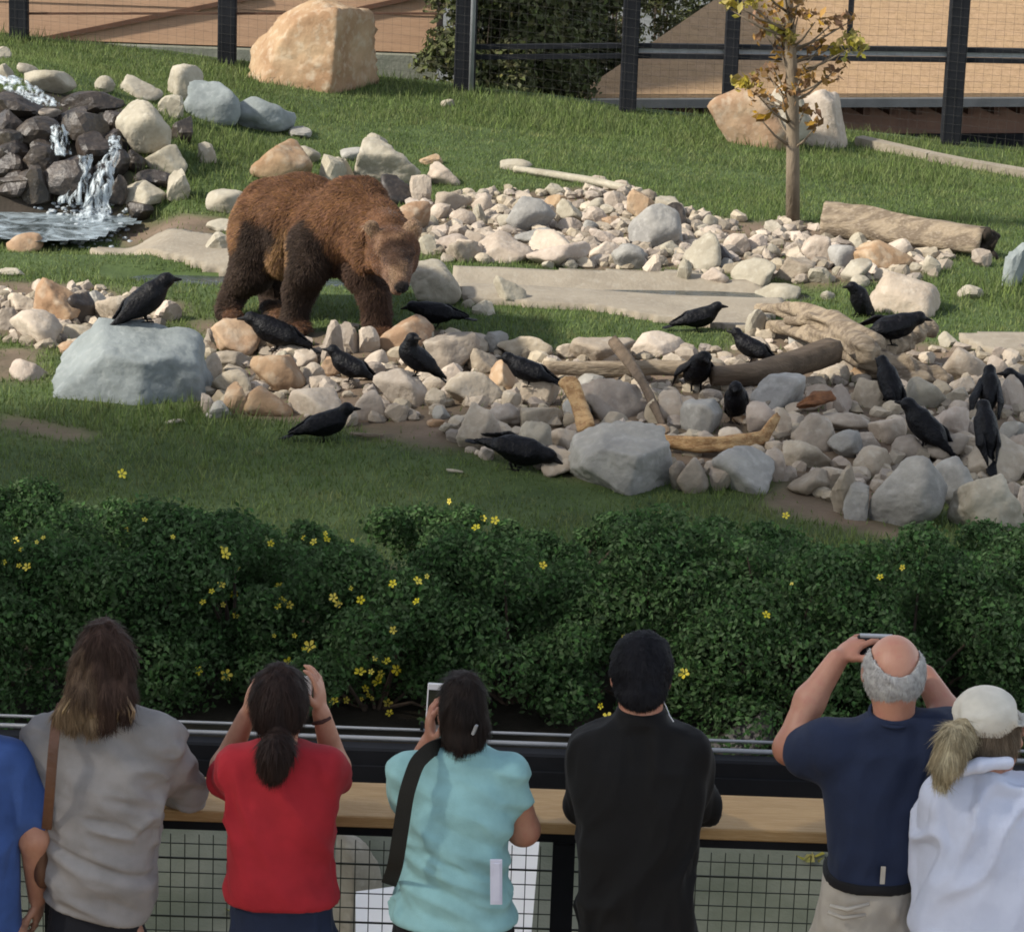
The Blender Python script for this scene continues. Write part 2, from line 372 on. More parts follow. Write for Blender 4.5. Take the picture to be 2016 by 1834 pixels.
def water_mat():
    m = bpy.data.materials.new("stream_water"); m.use_nodes = True; t = m.node_tree; b = t.nodes["Principled BSDF"]; N = t.nodes; L = t.links
    b.inputs["Roughness"].default_value = .12; b.inputs["IOR"].default_value = 1.33
    g = N.new("ShaderNodeNewGeometry"); n = N.new("ShaderNodeTexNoise"); n.inputs["Scale"].default_value = 5.5; n.inputs["Detail"].default_value = 6; n.inputs["Distortion"].default_value = 1.2
    L.new(g.outputs["Position"], n.inputs["Vector"])
    a = N.new("ShaderNodeAttribute"); a.attribute_name = "coat"
    ad = N.new("ShaderNodeMath"); ad.operation = 'MULTIPLY_ADD'; L.new(a.outputs[2], ad.inputs[0]); ad.inputs[1].default_value = .32; L.new(n.outputs[0], ad.inputs[2])
    mr = N.new("ShaderNodeMapRange"); L.new(ad.outputs[0], mr.inputs[0]); mr.inputs[1].default_value = .64; mr.inputs[2].default_value = .98
    x = N.new("ShaderNodeMix"); x.data_type = 'RGBA'; L.new(mr.outputs[0], x.inputs[0]); x.inputs[6].default_value = (.035, .045, .045, 1); x.inputs[7].default_value = (.33, .39, .42, 1)
    L.new(x.outputs[2], b.inputs["Base Color"])
    bp = N.new("ShaderNodeBump"); bp.inputs["Strength"].default_value = .6; bp.inputs["Distance"].default_value = .05; L.new(n.outputs[0], bp.inputs["Height"]); L.new(bp.outputs[0], b.inputs["Normal"])
    return m
M_water = water_mat()
def fall_mat():
    m = bpy.data.materials.new("falling_water"); m.use_nodes = True; t = m.node_tree; b = t.nodes["Principled BSDF"]; N = t.nodes; L = t.links
    b.inputs["Base Color"].default_value = (.47, .53, .56, 1); b.inputs["Roughness"].default_value = .3
    g = N.new("ShaderNodeNewGeometry"); mp = N.new("ShaderNodeMapping"); mp.inputs["Scale"].default_value = (1, 1, .22); L.new(g.outputs["Position"], mp.inputs[0])
    n = N.new("ShaderNodeTexNoise"); n.inputs["Scale"].default_value = 22; n.inputs["Detail"].default_value = 5; L.new(mp.outputs[0], n.inputs["Vector"])
    mr = N.new("ShaderNodeMapRange"); L.new(n.outputs[0], mr.inputs[0]); mr.inputs[1].default_value = .44; mr.inputs[2].default_value = .62; mr.inputs[3].default_value = .0; mr.inputs[4].default_value = .85
    tr = N.new("ShaderNodeBsdfTransparent"); ms = N.new("ShaderNodeMixShader"); L.new(mr.outputs[0], ms.inputs[0]); L.new(tr.outputs[0], ms.inputs[1]); L.new(b.outputs[0], ms.inputs[2]); L.new(ms.outputs[0], N["Material Output"].inputs[0])
    bp = N.new("ShaderNodeBump"); bp.inputs["Strength"].default_value = .7; bp.inputs["Distance"].default_value = .04; L.new(n.outputs[0], bp.inputs["Height"]); L.new(bp.outputs[0], b.inputs["Normal"])
    return m
M_fall = fall_mat()

# ------------------------------------------------------------------ dirt map (bare soil round the rock piles), measured outlines -> places
def polyw(pts): return np.array([list(hit(*p))[:2] for p in pts])
def inpoly(P, x, y):
    r = np.zeros(np.shape(x), bool); n = len(P)
    for i in range(n):
        (x1, y1), (x2, y2) = P[i], P[i-1]
        r ^= ((y1 > y) != (y2 > y)) & (x < (x2-x1)*(y-y1)/(y2-y1+1e-12)+x1)
    return r
BAND_C = [(405, 690), (620, 655), (840, 650), (1080, 690), (1430, 690), (1520, 640), (1850, 690), (2060, 690), (2060, 1000), (1650, 985), (1540, 955), (1100, 935), (900, 890), (860, 830), (405, 805)]
BAND_A = [(800, 400), (1000, 375), (1240, 372), (1400, 430), (1460, 520), (1200, 530), (830, 500)]
BAND_B = [(1300, 450), (1560, 430), (1760, 470), (1880, 500), (1840, 560), (1500, 560), (1330, 540)]
BAND_L = [(-20, 560), (200, 570), (350, 600), (330, 640), (120, 690), (-20, 670)]
DIRT = [polyw(BAND_C), polyw(BAND_L), polyw([(640, 790), (880, 790), (930, 890), (700, 860)]), polyw([(-20, 690), (90, 690), (80, 745), (-20, 740)]), polyw(BAND_A),
        polyw([(20, 815), (120, 822), (230, 845), (150, 852), (30, 838)]), polyw([(1560, 960), (1720, 1000), (1800, 1075), (1660, 1060), (1500, 975)]), polyw([(220, 430), (420, 430), (420, 485), (230, 485)]), polyw(BAND_B),
        polyw([(380, 640), (450, 640), (440, 670), (390, 668)])]
WET = polyw([(-40, 185), (150, 190), (235, 205), (262, 290), (255, 400), (250, 440), (-40, 440)])
DIRT.append(WET)
SLAB1 = polyw([(880, 541), (1300, 545), (1480, 566), (1540, 600), (1480, 655), (1180, 612), (1060, 604), (930, 600)])
SLAB2 = polyw([(180, 498), (300, 478), (440, 476), (470, 520), (440, 540), (390, 530), (330, 508)])
SLAB3 = polyw([(1900, 668), (2060, 662), (2060, 700), (1960, 696)])
POOL = polyw([(-30, 395), (120, 400), (240, 420), (255, 455), (190, 490), (60, 494), (-30, 480)])
def soil(x, y):
    j = np.stack([np.ravel(x), np.ravel(y), np.zeros(np.size(x))], 1)
    dx = (vnoise(j, 1.6, 5)*.22).reshape(np.shape(x)); dy = (vnoise(j, 1.6, 6)*.25).reshape(np.shape(x))
    r = np.zeros(np.shape(x), bool)
    for P in DIRT: r |= inpoly(P, x+dx, y+dy)
    bushes = (y < 18.6) & (y > 15)
    return r | bushes
def paved(x, y): return inpoly(SLAB1, x, y) | inpoly(SLAB2, x, y) | inpoly(SLAB3, x, y) | inpoly(POOL, x, y)

# ------------------------------------------------------------------ the setting
def grid(xs, ys):
    X, Y = np.meshgrid(xs, ys, indexing='ij'); Z = terr(X, Y); V = np.stack([X, Y, Z], -1).reshape(-1, 3)
    i = np.arange(X.size).reshape(X.shape); F = np.stack([i[:-1, :-1], i[1:, :-1], i[1:, 1:], i[:-1, 1:]], -1).reshape(-1, 4); return V, F
xs = np.concatenate([[-400, -150, -60, -30, -18, -12], np.arange(-9, 9.01, .1), [12, 18, 30, 60, 150, 400]])
ys = np.concatenate([[-200, -60, -20, -5, 5, 11], np.arange(13.5, 44.1, .1), [50, 60, 90, 150, 300, 700]])
V, F = grid(xs, ys)
sm = soil(V[:, 0], V[:, 1]).astype(float)
for _ in range(2): sm = smooth_attr(sm[:, None], F)[:, 0]
yd = V[:, 1]; moat = (yd < 15.0); far = (yd > 37.2)
lawn = np.array([.068, .10, .032]); dirt = np.array([.17, .122, .085]); conc = np.array([.15, .155, .118]); pave = np.array([.16, .16, .155])
col = lawn[None]*(1-sm[:, None])+dirt[None]*sm[:, None]
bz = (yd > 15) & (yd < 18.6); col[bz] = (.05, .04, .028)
col[inpoly(WET, V[:, 0], V[:, 1])] = (.045, .036, .028)
col[moat] = conc; col[far] = pave
M_gr = mat("ground_soil", (1, 1, 1), (.62, .66, .6), None, 2.2, .95, .5, 22, attr=True)
link("ground", mkmesh("ground", V, F, True, col), M_gr, kind="structure")
def sheet(name, P, matr, lift, th=.0, kind="structure", res=.12, z=None, col=None):
    lo, hi = P.min(0)-.2, P.max(0)+.2
    X, Y = np.meshgrid(np.arange(lo[0], hi[0], res), np.arange(lo[1], hi[1], res), indexing='ij')
    Z = terr(X, Y)+lift if z is None else np.full(X.shape, z)
    j = np.stack([X.ravel(), Y.ravel(), 0*X.ravel()], 1)
    ins = inpoly(P, X+(vnoise(j, 3, 11)*.08).reshape(X.shape), Y+(vnoise(j, 3, 12)*.06).reshape(X.shape))
    i = np.arange(X.size).reshape(X.shape); k = ins[:-1, :-1] | ins[1:, 1:] | ins[1:, :-1] | ins[:-1, 1:]
    F = np.stack([i[:-1, :-1], i[1:, :-1], i[1:, 1:], i[:-1, 1:]], -1)[k]
    used = np.unique(F); mp = np.full(X.size, -1); mp[used] = np.arange(len(used)); V = np.stack([X, Y, Z], -1).reshape(-1, 3)[used]; F = mp[F]
    m = mkmesh(name, V, F, True, col(V) if col else None)
    o = link(name, m, matr, kind=kind)
    if th:
        md = o.modifiers.new("th", 'SOLIDIFY'); md.thickness = th; md.offset = 1 if False else -1
    return o
sheet("stream_bank", SLAB1, M_conc, .05, .12, res=.05)
sheet("pool_edge", SLAB2, M_conc, .05, .12, res=.05)
sheet("stream_edge", SLAB3, M_conc, .05, .12, res=.05)
def foamcol(V):
    c = at(165, 450, z=-.08); d = np.hypot((V[:, 0]-c.x)/1.0, (V[:, 1]-c.y)/1.4); f = np.clip(1.5-d*.8, 0, 1); return np.repeat(f[:, None], 3, 1)
sheet("pool_water", POOL, M_water, 0, z=-.09, res=.06, col=foamcol)
Pst = np.array([[-3.2, 26.15], [2.6, 26.3], [2.8, 27.0], [-3.2, 26.85]])
sheet("stream_water", Pst, M_water, 0, z=-.07, res=.1, col=lambda V: np.zeros((len(V), 3)))
b = MB(); b.box((0, 5.1, .87), (16, 9.4, .2)); b.build("deck", M_rail, kind="structure")
# concrete kerb strip running along the lawn edge on the right
b = MB(); pts = [hit(x, y) for x, y in [(1690, 284), (1760, 300), (1830, 316), (1900, 330), (2030, 352), (2200, 380)]]
for p, q in zip(pts, pts[1:]): b.bar(p+Vector((0, 0, .03)), q+Vector((0, 0, .03)), .16, .12)
b.build("kerb", M_conc, kind="structure")

# ------------------------------------------------------------------ far fence
FY = 36.0
def gz(x, y): return tz(x, y)
def far_fence():
    base = at(1235, 197, Y=FY)
    t = thing("enclosure_fence", (base.x, FY, gz(base.x, FY)), "black steel post and wire mesh fence behind the bear lawn", "fence")
    posts = []
    for px, yb, wd in [(38, 90, .20), (447, 112, .20), (915, 146, .24), (1236, 200, .19), (1434, 216, .16), (1868, 310, .21), (2260, 330, .2), (-380, 80, .2)]:
        p = at(px, yb, Y=FY); z = gz(p.x, FY); b = MB(); b.box((p.x, FY, z+1.7), (wd, .2, 3.8)); b.build("post", M_steel, t, bevel=.012); posts.append(p.x)
    # double rails (right part), measured heights
    def railz(px, py): return at(px, py, Y=FY)
    for ya, yb in [((1236, 95), (1868, 103)), ((1868, 103), (2260, 110)), ((925, 98), (1236, 95))]:
        a, c = railz(*ya), railz(*yb)
        b = MB(); b.bar((a.x, FY, a.z+.03), (c.x, FY, c.z+.03), .08, .05); b.build("rail", M_steel, t)
        b = MB(); b.bar((a.x, FY, a.z-.085), (c.x, FY, c.z-.085), .08, .05); b.build("rail", M_steel, t)
        if ya[0] != 925:
            b = MB(); b.bar((a.x, FY+.012, a.z-.027), (c.x, FY+.012, c.z-.027), .02, .05); b.build("rail_flange", M_pipe, t)
    a, c = railz(38, 27), railz(860, 27); b = MB(); b.bar((a.x, FY, a.z), (c.x, FY, c.z), .025); b.build("tension_cable", M_brown, t)
    a = at(1672, 88, Y=FY); b = MB(); b.box((a.x, FY+.05, a.z+.7), (.06, .05, 1.4)); b.build("brace_post", M_steel, t)
    # base board between posts
    a, c = at(925, 100, Y=FY), at(1236, 100, Y=FY)
    b = MB(); p = at(1126/1.0-198, 140, Y=FY-.2); b.tube([(p.x, FY-.15, gz(p.x, FY)-.1), (p.x, FY-.15, gz(p.x, FY)+3.4)], .028); b.build("standpipe", M_pipe, t, smooth=True)
    # wire mesh, real wires, joined (hair thin in the photo)
    b = MB(); x0, x1 = -8.5, 8.5
    for x in np.arange(x0, x1, .1):
        z = gz(x, FY); b.box((x, FY-.11, z+1.55), (.0016, .0016, 3.3))
    for k in range(33):
        pts = [(x, FY-.115, gz(x, FY)+.05+k*.1) for x in np.arange(x0, x1+.1, 1.0)]
        for p, q in zip(pts, pts[1:]): b.bar(p, q, .0016)
    b.build("wire_mesh", M_wire, t, kind="stuff")
far_fence()

# ------------------------------------------------------------------ buildings beyond
M_gut = mat("gutter_grey", (.12, .125, .125), (.09, .095, .095), None, 4, .6)
def right_building():
    EY = 41.0
    e0 = at(1250, 186, Y=EY); ze = e0.z; e1 = at(2016, 184, z=ze)
    d = Vector((e1.x-e0.x, e1.y-e0.y, 0)).normalized(); nrm = Vector((-d.y, d.x, 0))
    sl_ = .62; up = (nrm+Vector((0, 0, sl_))).normalized()
    pn = d.cross(up)
    def onplane(px, py):
        r = ray(px, py); o = Vector((0, 0, CAMZ)); k = (e0-o).dot(pn)/r.dot(pn); return o+r*k
    def uv(P): return (P-e0).dot(d), (P-e0).dot(up)
    h0, h1 = uv(onplane(1133, 182)), uv(onplane(1402, -2))
    slope = (h1[0]-h0[0])/(h1[1]-h0[1])
    t = thing("shingled_building", e0, "low building with a broad tan shingle roof and brown wall behind the young tree", "building")
    L = 16; H = 9.0
    b = MB(); th = Vector((0, 0, -.12)); 
    A = e0+d*(h0[0]); Bp = e0+d*L; Cp = e0+d*L+up*H; Dp = e0+d*(h0[0]+slope*H)+up*H; lift = -pn*.02 if pn.z < 0 else pn*.02
    back = nrm*14
    E = Dp+Vector((0, 0, 0)); 
    V = [A, Bp, Cp, Dp]; W = [v+th for v in V]
    b.add(V+W, [(0, 1, 2, 3), (7, 6, 5, 4), (0, 4, 5, 1), (1, 5, 6, 2), (2, 6, 7, 3), (3, 7, 4, 0)]); rf = b.build("roof", M_roof, t)
    # hip face turning away
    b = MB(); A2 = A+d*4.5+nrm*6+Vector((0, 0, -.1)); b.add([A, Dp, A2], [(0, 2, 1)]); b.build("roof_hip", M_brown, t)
    nv = pn if pn.z > 0 else -pn
    # shingle courses: small overlapping tabs, near rows only a few pixels each -> joined
    b = MB(); row = .115; k = 0; v = 0.0
    while v < 5.6:
        u0 = h0[0]+slope*(v+row)+.02; u = u0+(k % 2)*.15
        while u < 9.5:
            wdt = random.uniform(.14, .24); z1, z0 = .002, .003+random.uniform(0, .002)
            p = [e0+d*u+up*v+nv*z0, e0+d*(u+wdt-.012)+up*v+nv*z0, e0+d*(u+wdt-.012)+up*(v+row+.02)+nv*z1*.4, e0+d*u+up*(v+row+.02)+nv*z1*.4]
            q = [p[0]-nv*z0, p[1]-nv*z0]
            b.add(p+q, [(0, 1, 2, 3), (4, 5, 1, 0)]); u += wdt
        v += row; k += 1
    sh = b.build("shingles", M_roof, rf, kind="stuff")
    # gutter, shadowed soffit with rafter tails, wall, base
    g0 = e0+d*(h0[0]-.1)-nrm*.07; g1 = e0+d*L-nrm*.07
    b = MB(); b.bar(g0+Vector((0, 0, -.1)), g1+Vector((0, 0, -.1)), .12, .11); b.build("gutter", M_gut, t)
    wy = .55
    for k in range(40):
        p = e0+d*(h0[0]+.3+k*.36)+nrm*.28+Vector((0, 0, -.22)); 
        if k == 0: rm = MB(); rm.box((0, 0, 0), (.09, .5, .13), math.atan2(d.y, d.x)); rmm = rm.mesh("rafter_tail")
        o = link("rafter_tail", rmm, M_brown, t); o.location = p
    zb = at(1700, 281, Y=e0.y+.6).z
    a = e0+d*(h0[0]+.6)+nrm*wy; c = e0+d*L+nrm*wy; top = ze-.05
    b = MB(); mid = (a+c)/2; b.box((mid.x, mid.y+.2, (top+zb)/2), ((c-a).length, .4, top-zb), math.atan2(d.y, d.x)); b.build("wall", M_wallr, t)
    b = MB(); b.box((mid.x, mid.y+.15, zb-.45), ((c-a).length+.1, .42, .9), math.atan2(d.y, d.x)); b.build("base_wall", M_steel, t)
right_building()

def left_building():
    WY = 40.0
    a, c = at(-140, 77, Y=WY), at(858, 98, Y=WY); zb = (a.z+c.z)/2
    t = thing("board_building", (c.x, WY, zb), "tan board clad building with brown diagonal braces behind the left fence", "building")
    x0, x1 = a.x-3, c.x; h = 4.2; bh = .46
    b = MB(); b.box(((x0+x1)/2, WY+1.6, zb+h/2-.2), (x1-x0, 3, h-.02)); b.build("wall", M_brown, t)
    k = 0; z = zb
    while z < zb+3.2:
        b = MB(); q = .035
        b.add([(x0, WY, z), (x1, WY, z), (x1, WY+.015, z+bh-.004), (x0, WY+.015, z+bh-.004), (x0, WY+.09, z), (x1, WY+.09, z), (x1, WY+.09, z+bh-.006), (x0, WY+.09, z+bh-.006)],
              [(0, 1, 2, 3), (5, 4, 7, 6), (1, 5, 6, 2), (4, 0, 3, 7), (3, 2, 6, 7), (4, 5, 1, 0)]); b.build("board", M_siding, t); z += bh
    for p, q in [((70, 80), (520, -10)), ((690, 22), (900, -24))]:  # thin brown bars modelled in place of diagonal shadow lines on the wall
        p, q = at(*p, Y=WY-.03), at(*q, Y=WY-.03); b = MB(); b.bar(p, q, .04, .055); b.build("shadow_bar", M_brown, t)
    b = MB(); b.box(((x0+x1)/2, WY-.02, zb-.35), (x1-x0, .25, .66)); b.build("foundation", M_concg, t)
left_building()

# ------------------------------------------------------------------ foliage
def leafcloud(centers, radii, n, size, seed, up=.4, flat=.75, inner=.7):
    r = np.random.default_rng(seed); pr = np.array(radii)**2; ci = r.choice(len(radii), n, p=pr/pr.sum())
    d = r.normal(size=(n, 3)); d[:, 2] += up; d /= np.linalg.norm(d, axis=1)[:, None]
    P = np.array(centers)[ci]+d*(np.array(radii)[ci]*np.where(r.random(n) < .12, r.uniform(1, 1.3, n), r.uniform(inner, 1.06, n)))[:, None]*np.array([1, 1, flat])
    nn = d+r.normal(size=(n, 3))*.8; nn /= np.linalg.norm(nn, axis=1)[:, None]
    a = np.cross(nn, r.normal(size=(n, 3))); a /= np.linalg.norm(a, axis=1)[:, None]; b = np.cross(nn, a)
    s = (size*r.uniform(.45, 1.45, n))[:, None]
    V = np.stack([P-a*s*.5, P+b*s*.30+nn*s*.08, P+a*s*.55, P-b*s*.30+nn*s*.08], 1).reshape(-1, 3)
    return V, np.arange(4*n).reshape(n, 4)
def petal_mesh():
    b = MB()
    for k in range(5):
        a = k*2*math.pi/5; c, s = math.cos(a), math.sin(a)
        V = [(.002*c, .002*s, 0), (.011*math.cos(a-.5), .011*math.sin(a-.5), .003), (.017*math.cos(a-.3), .017*math.sin(a-.3), .005), (.019*c, .019*s, .003), (.017*math.cos(a+.3), .017*math.sin(a+.3), .005), (.011*math.cos(a+.5), .011*math.sin(a+.5), .003)]
        b.add(V, [(0, 1, 2, 3), (0, 3, 4, 5)])
    return b.mesh("flower")
PETAL = petal_mesh()
SHRUBS = []
def shrub(px, Y, r, h, seed, label, n=27000, leaf=.031, m=None, name="flowering_shrub", group="shrubs planted below the bear lawn"):
    rr = np.random.default_rng(seed); x = at(px, 1200, Y=Y).x if Y < 25 else at(px, 120, Y=Y).x; z0 = tz(x, Y)
    t = thing(name, (x, Y, z0), label, "shrub", group)
    cs, rs = [], []
    nb = int(34*max(1, r/.8)*(1 if h < 2 else 3))
    for k in range(nb):
        a = rr.uniform(0, 2*math.pi); q = math.sqrt(rr.uniform(0, 1)); zz = h*(1-q**2.2)**.5 if q < 1 else 0
        f = rr.uniform(.35, 1.0) if k % 3 else 1.0
        rad = rr.uniform(.11, .23)*(h/.9 if h < 2 else 1.5)
        cs.append((x+r*q*math.cos(a), Y+r*.9*q*math.sin(a), z0+max(.12, (zz-rad*.6)*f))); rs.append(rad)
    V, F = leafcloud(cs, rs, n, leaf, seed)
    V[:, 2] = np.maximum(V[:, 2], z0+.01)
    link("foliage", mkmesh("foliage", V, F, False), m or M_leaf, t)
    b = MB()
    for k in range(14):
        a = rr.uniform(0, 6.28); e = cs[rr.integers(nb)]
        b.tube([(x+.05*math.cos(a), Y+.05*math.sin(a), z0-.05), (x*.5+e[0]*.5, Y*.5+e[1]*.5, z0*.5+e[2]*.5+.05), e], [.012, .009, .004], 5)
    b.build("stems", M_twig, t, kind="stuff")
    SHRUBS.append((t, np.array(cs), np.array(rs))); return t
front = [(-40, 'dense green shrub at the left edge in front of the mossy bank', 1.0), (235, 'dense green shrub behind the head of the woman in grey', 1.05), (470, 'shrub with yellow flowers left of the woman in red', .92), (740, 'shrub with the thickest cluster of yellow flowers, between red and turquoise shirts', .85), (1010, 'dark green shrub behind the woman in turquoise', .95),
         (1280, 'dark green shrub behind the man in black', 1.0), (1540, 'dense green shrub left of the raised camera', 1.0), (1800, 'dense green shrub behind the bald man', 1.02), (2060, 'dense green shrub behind the white cap', .98)]
for i, (px, lb, h) in enumerate(front): shrub(px, 16.2+.15*((i*7) % 3), .72, h, 100+i, lb)
back = [(60, 'low reddish green shrub at the edge of the lawn on the far left', 17.9, .62), (290, 'low green shrub with a few pale flowers bordering the lawn', 17.6, .66), (560, 'low green shrub with small yellow flowers where the lawn begins', 17.3, .62), (860, 'dark leafy shrub rising against the lawn above the turquoise shirt', 17.8, .60), (1120, 'broad green shrub below the grey split boulder', 17.9, .58), (1420, 'broad green shrub below the striped grey stone', 17.9, .56), (1960, 'green shrub touching the big pale boulders on the right', 17.5, .72), (1650, 'green shrub beside the bare soil below the rock pile', 17.2, .60)]
for i, (px, lb, Y, h) in enumerate(back): shrub(px, Y, .74, h, 200+i, lb, n=22000)
far_sh = [(935, 38.4, 4.7, 'tall olive bush beside the right end of the board building'), (1005, 38.8, 5.2, 'brownish bush behind the thick dark fence post'), (1062, 39.5, 4.6, 'olive green bush in the middle of the fence gap'), (1080, 42.6, 5.0, 'bush half hidden behind the olive bush in the fence gap'), (1140, 44.5, 5.6, 'tall dark bush left of the shingle roof'), (1205, 48.0, 6.6, 'bushy tree rising behind the lower roof edge'), (1295, 52.0, 8.0, 'dark green tree top above the slanted roof edge')]
for i, (px, Y, h, lb) in enumerate(far_sh): shrub(px, Y, .6 if Y < 46 else .85, h, 300+i, lb, n=24000, leaf=.085, m=M_leaf2, name="bush", group="bushes behind the far fence")

# yellow flowers, each set into the crown it grows from
FL = [('7', *p) for p in [(715, 80), (745, 405), (850, 350), (255, 455), (215, 480), (85, 475), (125, 525), (25, 598), (112, 620), (160, 628), (1015, 450), (1315, 520), (1325, 552), (1395, 630), (1590, 490), (1785, 455), (1845, 480), (1910, 430), (1920, 465), (1300, 730), (1245, 770), (1195, 832), (1310, 848), (1380, 790), (1385, 912), (1640, 740), (1635, 860), (1660, 825), (1700, 850), (1610, 1030), (1730, 1030), (1820, 1095), (1785, 1110), (1690, 1185), (1170, 1235), (1330, 1262), (1985, 845), (1960, 805), (1965, 1415)]]
FL += [('8', *p) for p in [(660, 235), (920, 345), (853, 333), (812, 387), (100, 460), (1195, 603), (90, 733), (150, 800), (20, 822), (335, 708), (475, 693), (528, 665), (470, 810), (338, 973), (230, 1133), (298, 1152), (358, 1200), (145, 1215), (210, 1212), (265, 1222), (250, 1268), (175, 1310), (190, 1345), (155, 1370), (212, 1365), (65, 1375), (305, 1395), (315, 1450), (1528, 1410), (1567, 1475), (1658, 1010)]]
FL += [('9', *p) for p in [(630, 322), (1180, 680), (665, 720), (1310, 625), (515, 900), (40, 1240)]]
AFF = {'1': (0, .335, 0, .335), '2': (658.8, .3431, 0, .3431), '3': (1334, .3382, 0, .3382), '4': (0, .335, 461.2, .335), '5': (658.8, .3431, 461.2, .3431), '6': (1334, .3382, 461.2, .3382),
       '7': (0, .335, 905.9, .335), '8': (658.8, .3431, 905.9, .3431), '9': (1334, .3382, 905.9, .3382)}
def cv(k, x, y): a = AFF[k]; return a[0]+a[1]*x, a[2]+a[3]*y
ALLC = np.concatenate([s[1] for s in SHRUBS[:17]]); ALLR = np.concatenate([s[2] for s in SHRUBS[:17]]); ALLI = np.concatenate([[i]*len(s[1]) for i, s in enumerate(SHRUBS[:17])])
for k, x, y in FL:
    px, py = cv(k, x, y); d = np.array(ray(px, py)); d /= np.linalg.norm(d); o = np.array([0, 0, CAMZ])
    best = None
    for grow in (.92, 1.25, 1.7, 2.4):
        oc = ALLC-o; tca = oc@d; d2 = (oc**2).sum(1)-tca**2; R2 = (ALLR*grow)**2; ok = d2 < R2
        if ok.any():
            t0 = np.where(ok, tca-np.sqrt(np.maximum(R2-d2, 0)), 1e9); j = int(np.argmin(t0)); best = (o+d*(t0[j]-.03), ALLI[j]); break
    if best is None: continue
    P, si = best; q = Vector(-d+np.array([random.uniform(-.9, .9), random.uniform(-.4, .4), random.uniform(-.1, 1.1)])).to_track_quat('Z', 'Y')
    fo = link("flower", PETAL, M_flower, SHRUBS[si][0]); fo.location = P; fo.rotation_mode = 'QUATERNION'; fo.rotation_quaternion = q; s = random.uniform(.5, 1.35)*(1.5 if py > 1270 else 1.15); fo.scale = (s, s, s)

# unseen trees added left of the deck so thin crowns shade the near half
def added_shade_tree(x, y, h, seed):
    r = np.random.default_rng(seed); z0 = tz(x, y) if y > 13 else -.4
    t = thing("tree", (x, y, z0), ("tall thin crowned tree in the row nearest the deck, shading the near lawn" if seed < 430 else "tall thin crowned tree in the outer row left of the deck"), "tree", "trees beside the viewing deck")
    b = MB(); b.tube([(x, y, z0-.1), (x+.1, y, z0+h*.4), (x, y+.1, z0+h*.8), (x, y, z0+h)], [.17, .13, .07, .02], 9); b.build("trunk", M_trunk, t, smooth=True)
    cs, rs = [], []
    for k in range(46):
        f = r.uniform(.1, 1); q = (1.9*(1-.5*f))*math.sqrt(r.uniform(0, 1)); a = r.uniform(0, 6.28); cs.append((x+q*math.cos(a), y+q*math.sin(a), z0+h*f)); rs.append(r.uniform(.45, .8))
    V, F = leafcloud(cs, rs, 2300, .24, seed, up=0, flat=.9, inner=.1); link("crown", mkmesh("crown", V, F, False), M_leaf2, t)
for i in range(15):
    added_shade_tree(-10.2-.9*(i % 2)-.3*math.sin(i*2.1), 17.6-i*2.1, 15.5+1.2*math.sin(i*1.7), 400+i)
for i in range(13):
    added_shade_tree(-13.4-.5*(i % 2), 16.2-i*2.4, 16.5+1.0*math.sin(i*2.3), 430+i)

# grass: real blades
def blades(n, xr, yr, hgt, wid, seed, mask, lean=.5):
    r = np.random.default_rng(seed); x = r.uniform(*xr, n); y = r.uniform(*yr, n); k = mask(x, y) & (np.abs(x) < y*.235+.5); x, y = x[k], y[k]; n = len(x); z = terr(x, y)
    P = np.stack([x, y, z-.005], 1); a = r.uniform(0, 6.283, n); h = hgt*r.uniform(.45, 1.3, n)
    j = np.stack([x, y, 0*x], 1); h *= 1+.6*vnoise(j, 1.1, 21)
    sd = np.stack([np.cos(a), np.sin(a), 0*a], 1)*wid*.5; b = r.uniform(0, 6.283, n); le = r.uniform(0, lean, n)
    tip = P+np.stack([np.cos(b)*le*h, np.sin(b)*le*h, h], 1)
    V = np.stack([P-sd, P+sd, tip], 1).reshape(-1, 3); return V, np.arange(3*n).reshape(n, 3)
def lawnmask(x, y):
    r = np.random.default_rng(5); s = soil(x, y); return ~paved(x, y) & (~s | (r.random(x.shape) < .06)) & ~((np.abs(y-26.55-.03*x) < .22) & (x > -3.5) & (x < 2.3)) & (y < 36.2)
V, F = blades(560000, (-10, 10), (17.6, 36.6), .045, .011, 1, lawnmask, .9); link("lawn_grass", mkmesh("lawn_grass", V, F, False), M_grass, kind="stuff")
def tallmask(x, y):
    j = np.stack([x, y, 0*x], 1); n = vnoise(j, .8, 31)
    a = (y > 34.2+.5*n) & (x > -7) ; b_ = (np.hypot((x+3.1)/1.0, (y-30.2)/1.6) < 1); c = (np.hypot((x+1.9)/.9, (y-34)/.8) < 1); d = (np.hypot((x-3.3)/1.4, (y-33.0)/.5) < 1)
    e = (np.hypot((x+2.9)/1.3, (y-21.7)/.3) < 1); f = (np.abs(y-36.0) < .3)
    g = n > .62
    return (a | b_ | c | d | e | f | (g & (y > 20))) & lawnmask(x, y)
V, F = blades(90000, (-7.5, 7.5), (20.5, 36.6), .105, .013, 2, tallmask, .8); link("tall_grass", mkmesh("tall_grass", V, F, False), M_tallgrass, kind="stuff")
